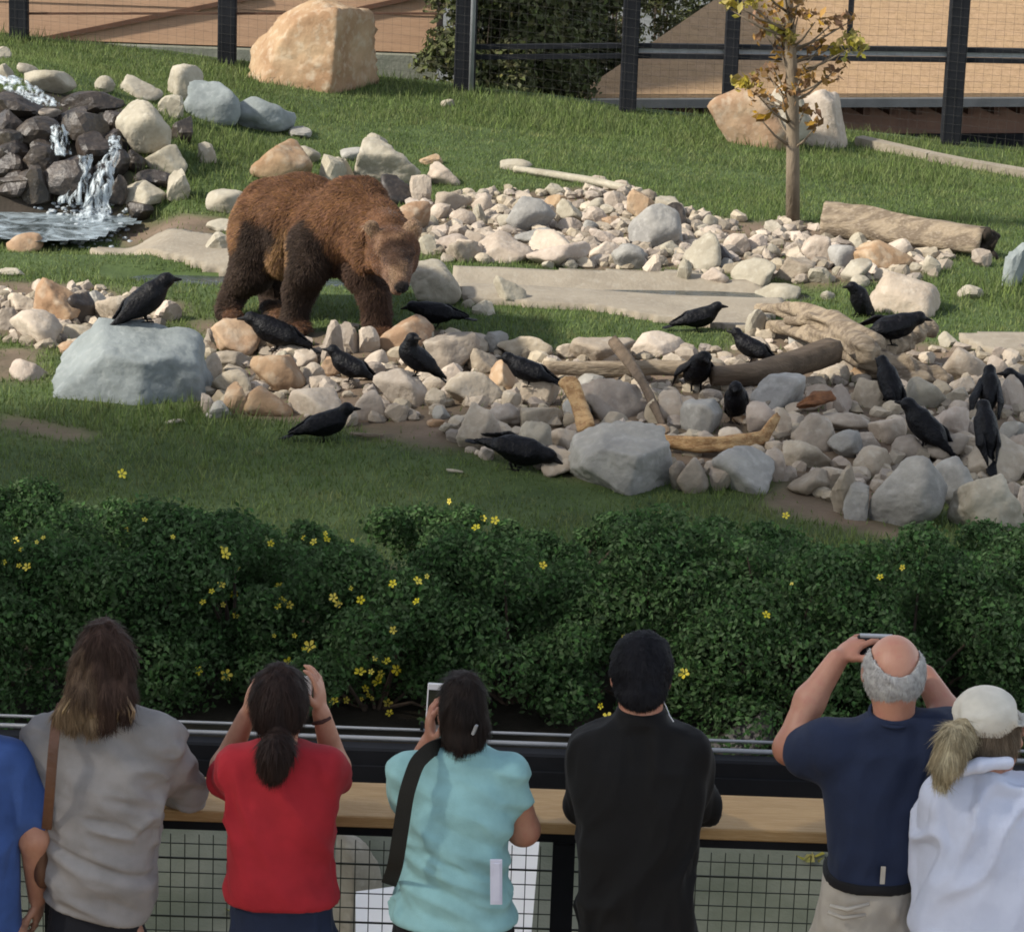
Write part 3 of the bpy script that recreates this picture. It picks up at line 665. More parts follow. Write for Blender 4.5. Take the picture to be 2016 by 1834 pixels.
# ------------------------------------------------------------------ stones
STONES = []   # (object, px, py, wpx, hpx, tone, kind, preset label)
SHARED = {}
def stone(box, tone='b', kind='a', seed=None, label=None, cat="rock", name="stone", group="stones around the stream and pools", depth=.85, tilt=8, sub=None, mesh=None, dz=.38, planes=None):
    x0, y0, x1, y1 = box; wp, hp = x1-x0, y1-y0; cx, cy = (x0+x1)/2, (y0+y1)/2
    g = hit(cx, y1-.1*hp); s = mpp(g); th = math.atan2(CAMZ-g.z, g.y)
    W = wp*s*1.06; Hs = hp*s*1.12; Dp = min(W*depth, Hs*1.6)
    Hz = math.sqrt(max(Hs**2-(Dp*math.sin(th))**2, (.5*Hs)**2))/math.cos(th)
    c = hit(cx, cy, dz*Hz)
    seed = seed if seed is not None else int(abs(cx*13+cy*7)) % 9999
    m = mesh or rockmesh(seed, kind, sub or (4 if wp > 55 else 3), planes); 
    o = bpy.data.objects.new(name, m); COL.objects.link(o); m.materials.clear() if mesh is None else None
    if len(m.materials) == 0: m.materials.append(None)
    o.material_slots[0].link = 'OBJECT'; o.material_slots[0].material = ROCK[tone]
    o.location = c; o.scale = (W, Dp, Hz); rr = random.Random(seed)
    o.rotation_euler = (0, R(rr.uniform(-tilt, tilt)), 0 if mesh is None else (0 if rr.random() < .5 else math.pi))
    STONES.append([o, cx, cy, wp, hp, tone, kind, label, cat, group]); return o
def st(k, x0, y0, x1, y1, *a, **kw): return stone((*cv(k, x0, y0), *cv(k, x1, y1)), *a, **kw)

# recognisable boulders
stone((478, 8, 735, 178), 'o', 'a', 41, "huge tan block of rock with a dark broken right side, by the fence post", depth=.6, planes=[(-.85, -.35, .42, .68), (-.3, -1, .14, .5), (1, -.42, -.02, .40), (.15, .1, 1, .84), (-.5, -.2, .85, .76), (0, 1, 0, .8), (0, 0, -1, .7), (-.3, .6, .7, .8)], name="boulder", sub=5, tilt=3)
stone((1396, 178, 1560, 290), 'o', 'a', 12, "smooth tan boulder left of the young tree trunk", name="boulder", depth=.7)
stone((1490, 168, 1600, 300), 'w', 'a', 15, "pale cracked boulder directly behind the young tree trunk", name="boulder", depth=.7)
stone((1570, 182, 1665, 292), 'b', 'a', 18, "grey mottled boulder at the right of the tree trunk, before the brown wall", name="boulder", depth=.7)
stone((112, 648, 408, 786), 'u', 'a', 77, "big blue-grey boulder with a raven on top", depth=.62, planes=[(.05, -.3, 1, .48), (-.75, -.3, .6, .62), (-.25, -1, .22, .62), (.55, -.85, .12, .66), (1, -.05, .12, .86), (-1, 0, -.1, 1.05), (0, 1, .2, .8), (0, 0, -1, .55), (.5, -.3, .8, .68)], name="boulder", sub=5, tilt=2)
stone((1118, 849, 1322, 962), 'g', 'a', 33, "smooth grey boulder with a dark right face at the edge of the lawn", depth=.7, planes=[(.05, -.25, 1, .52), (-.35, -1, .15, .6), (.8, -.75, -.05, .58), (-1, -.2, .15, .9), (-.65, -.5, -.65, .7), (1, .1, .1, .86), (0, 1, 0, .8), (0, 0, -1, .66), (-.6, -.2, .75, .72)], name="boulder", sub=5, tilt=2)
st('6', 1090, 1310, 1560, 1705, 'g', 'r', 21, "very large rounded speckled grey boulder at the front right of the rock pile", name="boulder", sub=5, depth=.7)
st('6', 1600, 1388, 2030, 1712, 'w', 'a', 22, "large pale slanted boulder beside the speckled round one", name="boulder", sub=5, depth=.7)
st('6', 1480, 1300, 1720, 1570, 'g', 'a', 23, "grey wedge of rock behind the speckled round boulder", name="boulder")
st('6', 1690, 1180, 2040, 1410, 'b', 'a', 24, "long beige block behind the pale slanted boulder", name="boulder")
st('6', 1095, 240, 1525, 465, 'p', 'r', 25, "big rounded pinkish boulder behind the upright raven", name="boulder", sub=5)
st('5', 420, 170, 725, 395, 'w', 'r', 26, "pale rounded boulder right in front of the bear's nose", name="boulder", sub=5)
st('2', 112, 812, 490, 1060, 'w', 'a', 27, "large pale grey boulder just above the bear's hump", name="boulder", sub=5)
st('2', 1690, 1180, 1985, 1435, 'g', 'r', 28, "round grey boulder in the far rock bed", name="boulder", sub=5)
st('1', 688, 612, 1003, 884, 'w', 'r', 29, "egg shaped pale boulder perched over the right waterfall", name="boulder", sub=5, dz=.55)
st('1', 1098, 493, 1412, 715, 'u', 'a', 30, "left of the two blue-grey boulders under the tan block", name="boulder")
st('1', 1358, 562, 1725, 765, 'u', 'a', 31, "right and lower of the two blue-grey boulders under the tan block", name="boulder")
st('6', 30, 0, 245, 205, 'w', 'r', 32, "white rounded boulder with a dark right side in the far rock bed", name="boulder")
stone((1380, 1388, 1545, 1500), 'd', 'a', 35, "dark brown boulder under the shrubs behind the steel barrier", name="boulder", dz=.3)

E = []
# waterfall surroundings
for b_ in [(855, 855, 1100, 1012, 's'), (985, 1000, 1120, 1172, 'a'), (720, 1068, 975, 1192, 'a'), (155, 405, 435, 548, 'r'), (105, 370, 235, 450, 'r'), (-20, 280, 65, 350, 'a'), (-20, 380, 78, 482, 'a'), (560, 450, 675, 545, 'a'), (690, 455, 955, 572, 's'), (990, 390, 1232, 602, 'a'), (935, 560, 1080, 690, 's'), (1160, 840, 1270, 962, 'a'), (1735, 860, 1885, 960, 'r'), (1870, 920, 2030, 1082, 'a'), (1220, 1115, 1490, 1245, 'r'), (1215, 1290, 1400, 1360, 's'), (1200, 1370, 1360, 1490, 'a'), (580, 645, 630, 705, 'a'), (1400, 1250, 1480, 1320, 'a')]:
    st('1', *b_[:4], 'w', b_[4])
st('1', 1480, 845, 1825, 1062, 'o', 's'); st('1', 45, 1380, 242, 1482, 'o', 'r')
st('1', 1700, 750, 1830, 812, 'g', 'a'); st('1', 170, 640, 350, 702, 'b', 's', dz=.6)
for b_ in [(310, 540, 722, 655), (375, 655, 645, 845), (95, 695, 350, 860), (110, 840, 345, 1010), (-30, 650, 165, 785), (-30, 770, 145, 910), (440, 790, 665, 965), (250, 935, 545, 1135), (-30, 555, 265, 685), (740, 890, 852, 1005), (-30, 900, 150, 1035), (-30, 1020, 165, 1160), (790, 1000, 1005, 1085), (635, 880, 760, 1040), (650, 1030, 755, 1190), (120, 980, 290, 1180), (1010, 690, 1135, 835), (590, 660, 730, 780), (600, 770, 720, 890), (480, 1110, 560, 1200), (740, 1190, 900, 1290), (-30, 1000, 300, 1110), (180, 820, 420, 930), (330, 640, 520, 720), (540, 960, 660, 1100), (-30, 820, 180, 960)]:
    st('1', *b_, 'd', 's', dz=.45, sub=3, tilt=14)
# far rock bed
for b_ in ["250 1010 475 1172 d a", "-10 900 110 1035 w a", "35 845 182 922 g r", "170 765 300 842 w s", "490 880 622 942 o a", "530 945 722 1062 p a", "430 1010 552 1182 p s", "325 1165 552 1342 o r", "580 1095 782 1202 p a", "550 1170 662 1252 p a", "660 1205 812 1302 p a", "790 1175 882 1282 w a", "870 1170 1002 1242 p a", "930 1230 1022 1312 w r", "990 1140 1262 1332 g a", "1020 1310 1272 1402 g s", "1200 1115 1332 1202 o a", "1270 1140 1432 1272 w a", "1440 1140 1562 1212 w r", "1540 1100 1682 1212 p a", "1680 1095 1832 1262 o a", "1530 1240 1652 1312 o a", "1840 1140 2012 1250 w s", "1862 1172 2020 1335 d a", "560 1290 662 1362 p a", "650 1290 762 1372 p a", "750 1320 882 1412 p r", "480 1350 582 1462 w a", "700 1380 902 1482 p s", "1110 1330 1442 1472 p a", "1280 1250 1422 1322 p a", "1420 1190 1562 1302 p a", "1460 1310 1622 1392 p s", "1590 1400 1792 1490 g a", "950 915 1132 977 w s", "610 570 692 617 w r", "1400 1090 1470 1130 w a", "1470 1005 1560 1040 p s"]:
    q = b_.split(); st('2', *map(float, q[:4]), q[4], q[5])
for b_ in ["590 0 782 105 p a", "640 30 842 162 p s", "800 0 1132 152 p a", "1110 50 1462 192 p a", "1460 40 1642 142 p a", "1590 60 1772 202 g a", "1770 120 1872 242 p a", "1300 140 1392 202 w a", "915 240 1097 404 w a", "730 370 802 422 w r", "790 380 917 462 w a", "600 110 690 160 b a", "1190 150 1260 200 w a",
           # near rock pile, left and middle
           "0 510 142 685 b a", "130 530 262 682 b a", "265 470 562 655 o r", "510 550 822 782 b a", "940 567 1242 702 b s", "770 660 932 792 p a", "890 730 1052 922 o a", "230 770 532 992 b a", "640 790 972 982 b s", "520 890 642 1002 b a", "100 900 312 1062 p a", "0 1000 132 1102 p a", "500 810 642 902 b a", "710 970 952 1235 b a", "880 970 1052 1102 b a", "530 1060 642 1102 o s", "600 1080 722 1152 b a", "1060 1080 1252 1275 w a", "1060 990 1312 1112 b a", "1070 820 1292 982 p a", "1230 1110 1402 1235 p a", "1190 1230 1392 1385 p a", "1360 590 1722 742 p a", "1700 567 2018 702 b a", "1390 830 1802 1052 p s", "1560 900 1802 1022 p a", "1500 1030 1702 1132 b a", "1310 1030 1402 1102 b a", "1780 950 1902 1082 b a", "1850 900 2020 1082 p a", "1920 1300 2030 1472 b r", "1820 1090 1922 1162 o s", "560 985 660 1060 g a", "960 900 1070 1000 b s"]:
    q = b_.split(); st('5', *map(float, q[:4]), q[4], q[5])
for b_ in ["190 60 322 182 d a", "270 0 422 122 p a", "400 0 522 112 p a", "510 60 602 142 w a", "240 140 332 202 g a", "320 150 562 292 w a", "120 190 292 292 p a", "0 150 82 292 w a", "570 130 802 262 p a", "760 190 902 282 w s", "720 10 902 152 p a", "880 70 1032 197 g r", "1010 50 1382 212 o s", "1200 30 1362 132 b s", "1340 160 1442 212 w a", "1430 130 1532 232 w a", "950 150 1132 272 w a", "1140 200 1242 262 p a", "1710 90 1832 192 p a", "1900 60 2030 312 u a", "440 295 712 412 w s", "830 330 922 382 w s", "1630 300 1782 372 w s", "395 440 512 602 w a",
           "1540 660 1802 852 p a", "1800 710 1922 842 p a", "1520 570 1622 652 w a", "1330 840 1562 1012 w r", "1560 890 1702 1002 w a", "1470 1000 1692 1182 p a", "1840 840 1922 932 p a", "1880 830 2030 1052 p a", "1030 830 1262 1012 b a", "870 880 1012 1052 p a", "730 940 842 1032 p r", "560 1020 662 1202 p a", "660 1040 902 1242 b a", "820 1030 1132 1142 b a", "1120 1060 1332 1212 p a", "430 820 742 1012 g a", "400 980 602 1172 p a", "20 970 262 1152 g a", "510 1200 652 1292 p a", "620 1190 922 1352 b a", "880 1150 1082 1302 g a", "960 1140 1182 1242 b a", "1020 1240 1252 1402 p a", "890 1290 1012 1372 p a", "640 1370 902 1512 p s", "890 1350 1042 1640 p a", "970 1460 1112 1662 g a", "200 1250 562 1492 g a", "0 1300 182 1502 b r", "180 1340 322 1492 p a", "480 1250 632 1432 p a", "1240 1180 1422 1302 p a", "1380 1170 1702 1322 b a", "1880 1080 2030 1202 g a", "1980 1470 2060 1642 b a", "840 750 1000 860 b a", "600 860 720 960 b a", "0 730 60 840 b a", "150 900 260 980 b a", "380 870 450 930 b a", "1000 760 1110 840 o a"]:
    q = b_.split(); st('6', *map(float, q[:4]), q[4], q[5])
for b_ in ["-20 430 102 562 b a", "40 350 222 462 b a", "200 265 472 532 o a", "380 350 560 525 d a", "490 330 622 442 g a", "50 460 352 652 b a", "560 350 822 532 b a", "900 390 1062 512 p s", "340 630 502 712 o s", "60 740 272 852 p a", "1200 560 1292 652 b a", "1240 510 1522 702 o a", "1260 680 1502 782 b a", "1180 700 1302 852 b a", "1480 700 1792 912 o a", "1250 800 1482 952 b a", "1320 880 1472 1062 o a", "1440 900 1722 1062 o r", "1180 940 1272 1062 b a", "1660 650 1862 762 b a", "1700 910 2018 1072 b a", "1780 760 1912 882 b a", "1890 520 2030 782 b a", "-20 200 142 242 w s", "1600 690 1702 772 w a", "370 540 620 620 b s"]:
    q = b_.split(); st('4', *map(float, q[:4]), q[4], q[5])

# smaller stones between them
def pip(poly, x, y):
    r = False; n = len(poly)
    for i in range(n):
        (x1, y1), (x2, y2) = poly[i], poly[i-1]
        if (y1 > y) != (y2 > y) and x < (x2-x1)*(y-y1)/(y2-y1)+x1: r = not r
    return r
for i in range(14): SHARED[i] = rockmesh(700+i, 'ar'[i % 4 == 3], 3)
def fill(poly, n, smin, smax, tones, dz=.36):
    xs_ = [p[0] for p in poly]; ys_ = [p[1] for p in poly]; c = 0; k = 0
    while c < n and k < n*60:
        k += 1; x, y = random.uniform(min(xs_), min(2020, max(xs_))), random.uniform(min(ys_), max(ys_))
        if not pip(poly, x, y): continue
        cover = [s for s in STONES if abs(s[1]-x) < s[3]*.42 and abs(s[2]-y) < s[4]*.42]
        if cover: continue
        wd = random.uniform(smin, smax); h = wd*random.uniform(.5, .8)
        stone((x-wd/2, y-h/2, x+wd/2, y+h/2), random.choice(tones), 'a', seed=random.randrange(9999), mesh=SHARED[random.randrange(14)], dz=dz); c += 1
fill(BAND_C, 55, 32, 60, 'bbppbog'); fill(BAND_A, 18, 24, 46, 'pwbpwg'); fill(BAND_B, 8, 26, 46, 'wpbw')
# rubble too small to pick apart
def rubble(name, polys, n, smin, smax, label_mat, seed):
    r = np.random.default_rng(seed); U, F = ICO[2]; Vs, Fs, k = [], [], 0; c = 0
    base = [np.array([v.co[:] for v in rockmesh(900+i, 'a', 2).vertices]) for i in range(6)]
    while c < n:
        P = polys[r.integers(len(polys))]; lo, hi = P.min(0), P.max(0); x, y = r.uniform(lo, hi)
        if not inpoly(P, np.array([x]), np.array([y]))[0]: continue
        s = r.uniform(smin, smax); a = r.uniform(0, 6.28); q = base[r.integers(6)]*np.array([s, s*r.uniform(.6, 1), s*r.uniform(.5, .8)])
        M = np.array([[math.cos(a), -math.sin(a), 0], [math.sin(a), math.cos(a), 0], [0, 0, 1]])
        Vs.append(q@M.T+np.array([x, y, tz(x, y)+s*.18])); Fs.append(F+k); k += len(U); c += 1
    link(name, mkmesh(name, np.concatenate(Vs), np.concatenate(Fs), False), label_mat, kind="stuff")
M_rub = mat("rubble", (.37, .315, .245), (.27, .225, .175), None, 8, .9, .4, 30, island=.35)
rubble("rubble", [DIRT[0]]*6+[DIRT[1]]+[DIRT[4]]*3+[DIRT[8]]*2, 1900, .05, .19, M_rub, 3)

# ------------------------------------------------------------------ logs, branches, stump
def wood_tube(name, pts, rad, m, label, seed, cat="log", n=14, sub=10, rough=.12, hollow=False):
    P = np.array([list(p) for p in pts]); t = np.linspace(0, len(P)-1, sub*(len(P)-1)+1)
    C = np.stack([np.interp(t, range(len(P)), P[:, i]) for i in range(3)], 1)
    for _ in range(3): C[1:-1] = (C[:-2]+2*C[1:-1]+C[2:])/4
    rd = np.interp(t, range(len(P)), rad); b = MB(); rings = []
    for i in range(len(C)):
        d = unit(C[min(i+1, len(C)-1)]-C[max(i-1, 0)]); up = np.array([0, 0, 1.]) if abs(d[2]) < .9 else np.array([1., 0, 0]); u = unit(np.cross(d, up)); v = np.cross(u, d)
        a = np.arange(n)*2*math.pi/n
        k = 1+rough*np.array([math.sin(3*x+seed)+.6*math.sin(5*x+seed*2+i*.15) for x in a])+rough*.6*vnoise(np.stack([np.cos(a)*2, np.sin(a)*2, np.full(n, i*.35)], 1), 1, seed)
        rings.append(C[i]+(u*np.cos(a)[:, None]+v*np.sin(a)[:, None])*(rd[i]*k)[:, None])
    V = [p for r_ in rings for p in r_]; F = []
    for i in range(len(C)-1):
        for k in range(n): F.append((i*n+k, i*n+(k+1) % n, (i+1)*n+(k+1) % n, (i+1)*n+k))
    L_ = (len(C)-1)*n; F.append(tuple(range(n))[::-1])
    if hollow:
        d = unit(C[-1]-C[-2]); inn = [C[-1]+(rings[-1][k]-C[-1])*.72 for k in range(n)]; deep = [C[-1]-d*.35+(rings[-1][k]-C[-1])*.6 for k in range(n)]
        q = len(V); V += inn+deep
        for k in range(n):
            k2 = (k+1) % n; F.append((L_+k, L_+k2, q+k2, q+k)); F.append((q+k, q+k2, q+n+k2, q+n+k))
        F.append(tuple(q+n+k for k in range(n)))
    else: F.append(tuple(L_+k for k in range(n)))
    b.add(V, F); o = b.build(name, m, smooth=True); tag(o, label, cat); return o
def hp(x, y, dz=.06): return hit(x, y, dz)
wood_tube("log", [hp(1622, 436, .16), hp(1700, 442, .17), hp(1820, 462, .15), hp(1938, 478, .14)], [.16, .17, .14, .125], M_log, "weathered grey log with a dark hollow end, lying on the grass edge", 3, hollow=True)
wood_tube("log", [hp(1070, 722, .14), hp(1180, 726, .12), hp(1300, 722, .12), hp(1425, 728, .12)], [.05, .06, .055, .055], M_log, "straight pale pole lying across the near rock pile", 5)
wood_tube("log", [hp(1400, 738, .14), hp(1480, 735, .15), hp(1560, 716, .2), hp(1640, 690, .26)], [.07, .085, .09, .1], M_logd, "dark thick log running under the big driftwood stump", 6)
wood_tube("pole", [hp(1012, 333, .04), hp(1090, 345, .04), hp(1170, 358, .04), hp(1240, 373, .04)], [.035, .045, .045, .035], ROCK['w'], "thin pale pole lying on the far lawn above the rock bed", 7, cat="pole")
br = wood_tube("branch", [hp(1108, 750, .28), hp(1128, 762, .26), hp(1142, 800, .17), hp(1158, 848, .1)], [.035, .06, .05, .055], M_branch, "short orange peeled branch standing slanted in the rocks", 8, cat="branch", rough=.24)
wood_tube("branch", [hp(1208, 672, .34), hp(1240, 712, .26), hp(1265, 750, .2), hp(1290, 800, .12), hp(1306, 838, .06)], [.04, .045, .03, .028, .02], M_logd, "brown broken stick leaning over the pale pole", 9, cat="branch", rough=.2)
wood_tube("branch", [hp(1308, 868, .08), hp(1370, 876, .08), hp(1440, 873, .09), hp(1500, 862, .1), hp(1530, 818, .2)], [.035, .05, .05, .04, .025], M_branch, "curved orange peeled branch below the raven facing the camera", 10, cat="branch", rough=.24)
wood_tube("branch", [hp(1640, 780, .22), hp(1600, 790, .2), hp(1570, 800, .14)], [.03, .045, .015], M_scrap, "small rust brown bark scrap among the stones left of the leaning raven", 11, cat="bark", rough=.45)
wood_tube("stick", [hp(327, 833, .02), hp(345, 829, .03), hp(362, 828, .02)], [.012, .016, .01], ROCK['w'], "short pale stick lying on the near lawn below the blue-grey boulder", 14, cat="stick")
wood_tube("stick", [hp(879, 925, .02), hp(895, 927, .02), hp(912, 929, .02)], [.008, .011, .007], ROCK['w'], "thin pale stick on the near lawn left of the smooth grey boulder", 15, cat="stick")
wood_tube("stick", [hp(690, 853, .02), hp(725, 857, .03), hp(755, 857, .02)], [.010, .016, .010], M_log, "brown stick on the bare soil right of the lone lawn raven", 16, cat="stick")
def rot_end():
    c = hp(1942, 476, .14); T = SDF(); r = random.Random(5)
    for k in range(9): T.ell(c+Vector((r.uniform(-.06, .10), r.uniform(-.09, .09), r.uniform(-.13, .08))), (r.uniform(.03, .07),)*3, k=.02)
    V, F, _ = T.build(.014); V = V+vnormals(V, F)*(.02*vnoise(V, 22, 3))[:, None]; lg = bpy.data.objects["log"]
    link("rotten_end", mkmesh("rotten_end", V, F), mat("rotten_wood", (.035, .026, .018), (.018, .014, .01), None, 12, .9), lg)
rot_end()
def stump():
    T = SDF()
    def w_(x, y, dz): return hit(x, y, dz)
    for pts, rad in [([(1490, 605, .12), (1560, 612, .22), (1640, 640, .3), (1705, 690, .28)], [.04, .07, .09, .09]),
                     ([(1510, 640, .08), (1570, 655, .16), (1640, 668, .22), (1700, 700, .2)], [.035, .055, .07, .08]),
                     ([(1550, 625, .26), (1630, 632, .34), (1720, 672, .32)], [.035, .05, .06]),
                     ([(1700, 690, .2), (1760, 680, .2), (1800, 655, .26), (1826, 645, .26)], [.10, .09, .075, .07]),
                     ([(1720, 710, .16), (1790, 722, .14), (1850, 738, .08)], [.09, .07, .045]), ([(1710, 720, .1), (1780, 745, .06), (1860, 752, .04)], [.07, .06, .04]),
                     ([(1640, 690, .12), (1600, 720, .06)], [.1, .05])]:
        T.chain([w_(*p) for p in pts], rad, k=.03)
    V, F, _ = T.build(.014); N = vnormals(V, F); d = unit(np.array(w_(1720, 700, .2))-np.array(w_(1490, 608, .2))); P = V-np.outer(V@d, d)*.93
    V = V+N*(.022*(1-2.4*np.abs(vnoise(P, 11, 5)))+.014*vnoise(P, 24, 6))[:, None]
    o = link("driftwood_stump", mkmesh("driftwood_stump", V, F), M_log); tag(o, "large twisted grey driftwood root stump at the right of the rock pile", "driftwood")
stump()

# ------------------------------------------------------------------ young tree
def young_tree():
    g = hit(1562, 437); t = thing("young_tree", g, "young thin tree with sparse yellow and brown leaves on the far lawn", "tree")
    Y = g.y; pts = [g-Vector((0, 0, .1)), at(1561, 300, Y=Y), at(1560, 180, Y=Y), at(1556, 90, Y=Y), at(1552, 0, Y=Y), at(1549, -160, Y=Y)]
    b = MB(); b.tube(pts, [.068, .062, .058, .052, .044, .03], 12); b.build("trunk", M_trunk, t, smooth=True)
    CL = [(310, 60, 1), (300, 10, 1), (430, 30, 1), (500, 120, 0), (560, 30, 0), (600, 170, 1), (700, 20, 0), (800, 130, 0), (890, 150, 0), (1010, 210, 1), (1030, 270, 1), (370, 490, 1), (440, 470, 0), (520, 215, 0), (600, 290, 0), (560, 400, 0), (530, 440, 0), (620, 500, 0), (660, 470, 0), (730, 480, 0), (940, 400, 0), (880, 440, 0), (480, 690, 0), (570, 640, 0), (610, 560, 0), (720, 440, 0), (640, 210, 1), (680, 330, 0), (820, 290, 0), (930, 300, 1), (700, 100, 0), (640, 60, 0), (1000, 130, 0), (470, 560, 0), (740, 640, 0), (820, 720, 0), (620, -60, 0), (480, -80, 1), (800, -90, 0)]
    r = random.Random(4); b = MB(); yel, bro = ([], []), ([], [])
    for i, (x, y, ye) in enumerate(CL):
        px, py = cv('3', x, y); dy = r.uniform(-.35, .35); P = at(px, py, Y=Y+dy); up = at(1556, min(py+55, 330), Y=Y)
        mid = (P+up)/2+Vector((0, 0, -.03)); b.tube([up, mid, P], [.016, .011, .005], 5)
        (yel if ye else bro)[0].append(tuple(P)); (yel if ye else bro)[1].append(r.uniform(.10, .16))
    b.build("limbs", M_trunk, t, smooth=True, kind="stuff")
    for nm, (cs, rs), m, n, sd in (("crown", bro, M_autumn, 520, 61), ("yellow_crown", yel, M_autumny, 330, 62)):
        V, F = leafcloud(cs, rs, n, .085, sd, inner=.2); link("crown", mkmesh("crown", V, F, False), m, t)
young_tree()

# ------------------------------------------------------------------ waterfall: sheets of water over the ledges and the splash
def falls():
    root = hit(165, 440, -.05)
    t = thing("waterfall", root, "small white waterfall splashing over dark ledges into the pool", "waterfall")
    def strip(name, pts, m=M_fall, seed=1):
        Vs = []; n = 9
        r = np.random.default_rng(seed)
        C = [(hit(x, y, dz), wd) for x, y, dz, wd in pts]; T_ = np.linspace(0, len(C)-1, 26)
        P = np.array([list(c[0]) for c in C]); W_ = np.array([c[1] for c in C])
        for j, tt in enumerate(T_):
            c = np.array([np.interp(tt, range(len(C)), P[:, i]) for i in range(3)]); wd = np.interp(tt, range(len(C)), W_)*(1+.25*vnoise(np.array([[tt*2.1, seed, 0]]), 1)[0])
            for i in range(n):
                u = i/(n-1)-.5; q = c+np.array([u*wd, -.05*(1-4*u*u), 0]); q[1] += .05*vnoise(np.array([[u*9, tt*1.1, seed]]), 1.5)[0]; q[0] += .03*vnoise(np.array([[u*4, tt*3, seed+5]]), 1.5)[0]
                Vs.append(q)
        V = np.array(Vs); i = np.arange(len(V)).reshape(-1, n); F = np.stack([i[:-1, :-1], i[:-1, 1:], i[1:, 1:], i[1:, :-1]], -1).reshape(-1, 4)
        o = link(name, mkmesh(name, V, F), m, t); md = o.modifiers.new("t", 'SOLIDIFY'); md.thickness = .015
    strip("water_sheet", [(229, 268, .34, .07), (226, 300, .36, .10), (210, 326, .36, .16), (200, 365, .30, .22), (192, 410, .14, .26), (180, 455, .0, .40)], seed=2)
    strip("water_sheet", [(114, 245, .5, .12), (118, 272, .44, .14), (122, 305, .4, .12)], seed=3)
    strip("water_sheet", [(2, 150, .3, .25), (34, 168, .3, .25), (70, 190, .34, .28), (100, 208, .38, .2)], seed=4)
    strip("water_sheet", [(168, 305, .36, .10), (160, 350, .3, .2), (150, 400, .1, .3)], seed=6)
    r = np.random.default_rng(8); U, F = ICO[2]; Vs, Fs = [], []
    k = 0
    for i in range(1500):
        x, y = r.normal(170, 42), r.normal(446, 20)
        if not (-10 < x < 258 and 380 < y < 492): continue
        p = hit(x, y, -.05+abs(r.normal(0, .04))); s = r.uniform(.004, .02); Vs.append(U*np.array([s*1.6, s*1.4, s])*(1+.4*vnoise(U, 2, i)[:, None])+np.array(p)); Fs.append(F+k); k += len(U)
    link("splash", mkmesh("splash", np.concatenate(Vs), np.concatenate(Fs)), M_foam, t, kind="stuff")
falls()
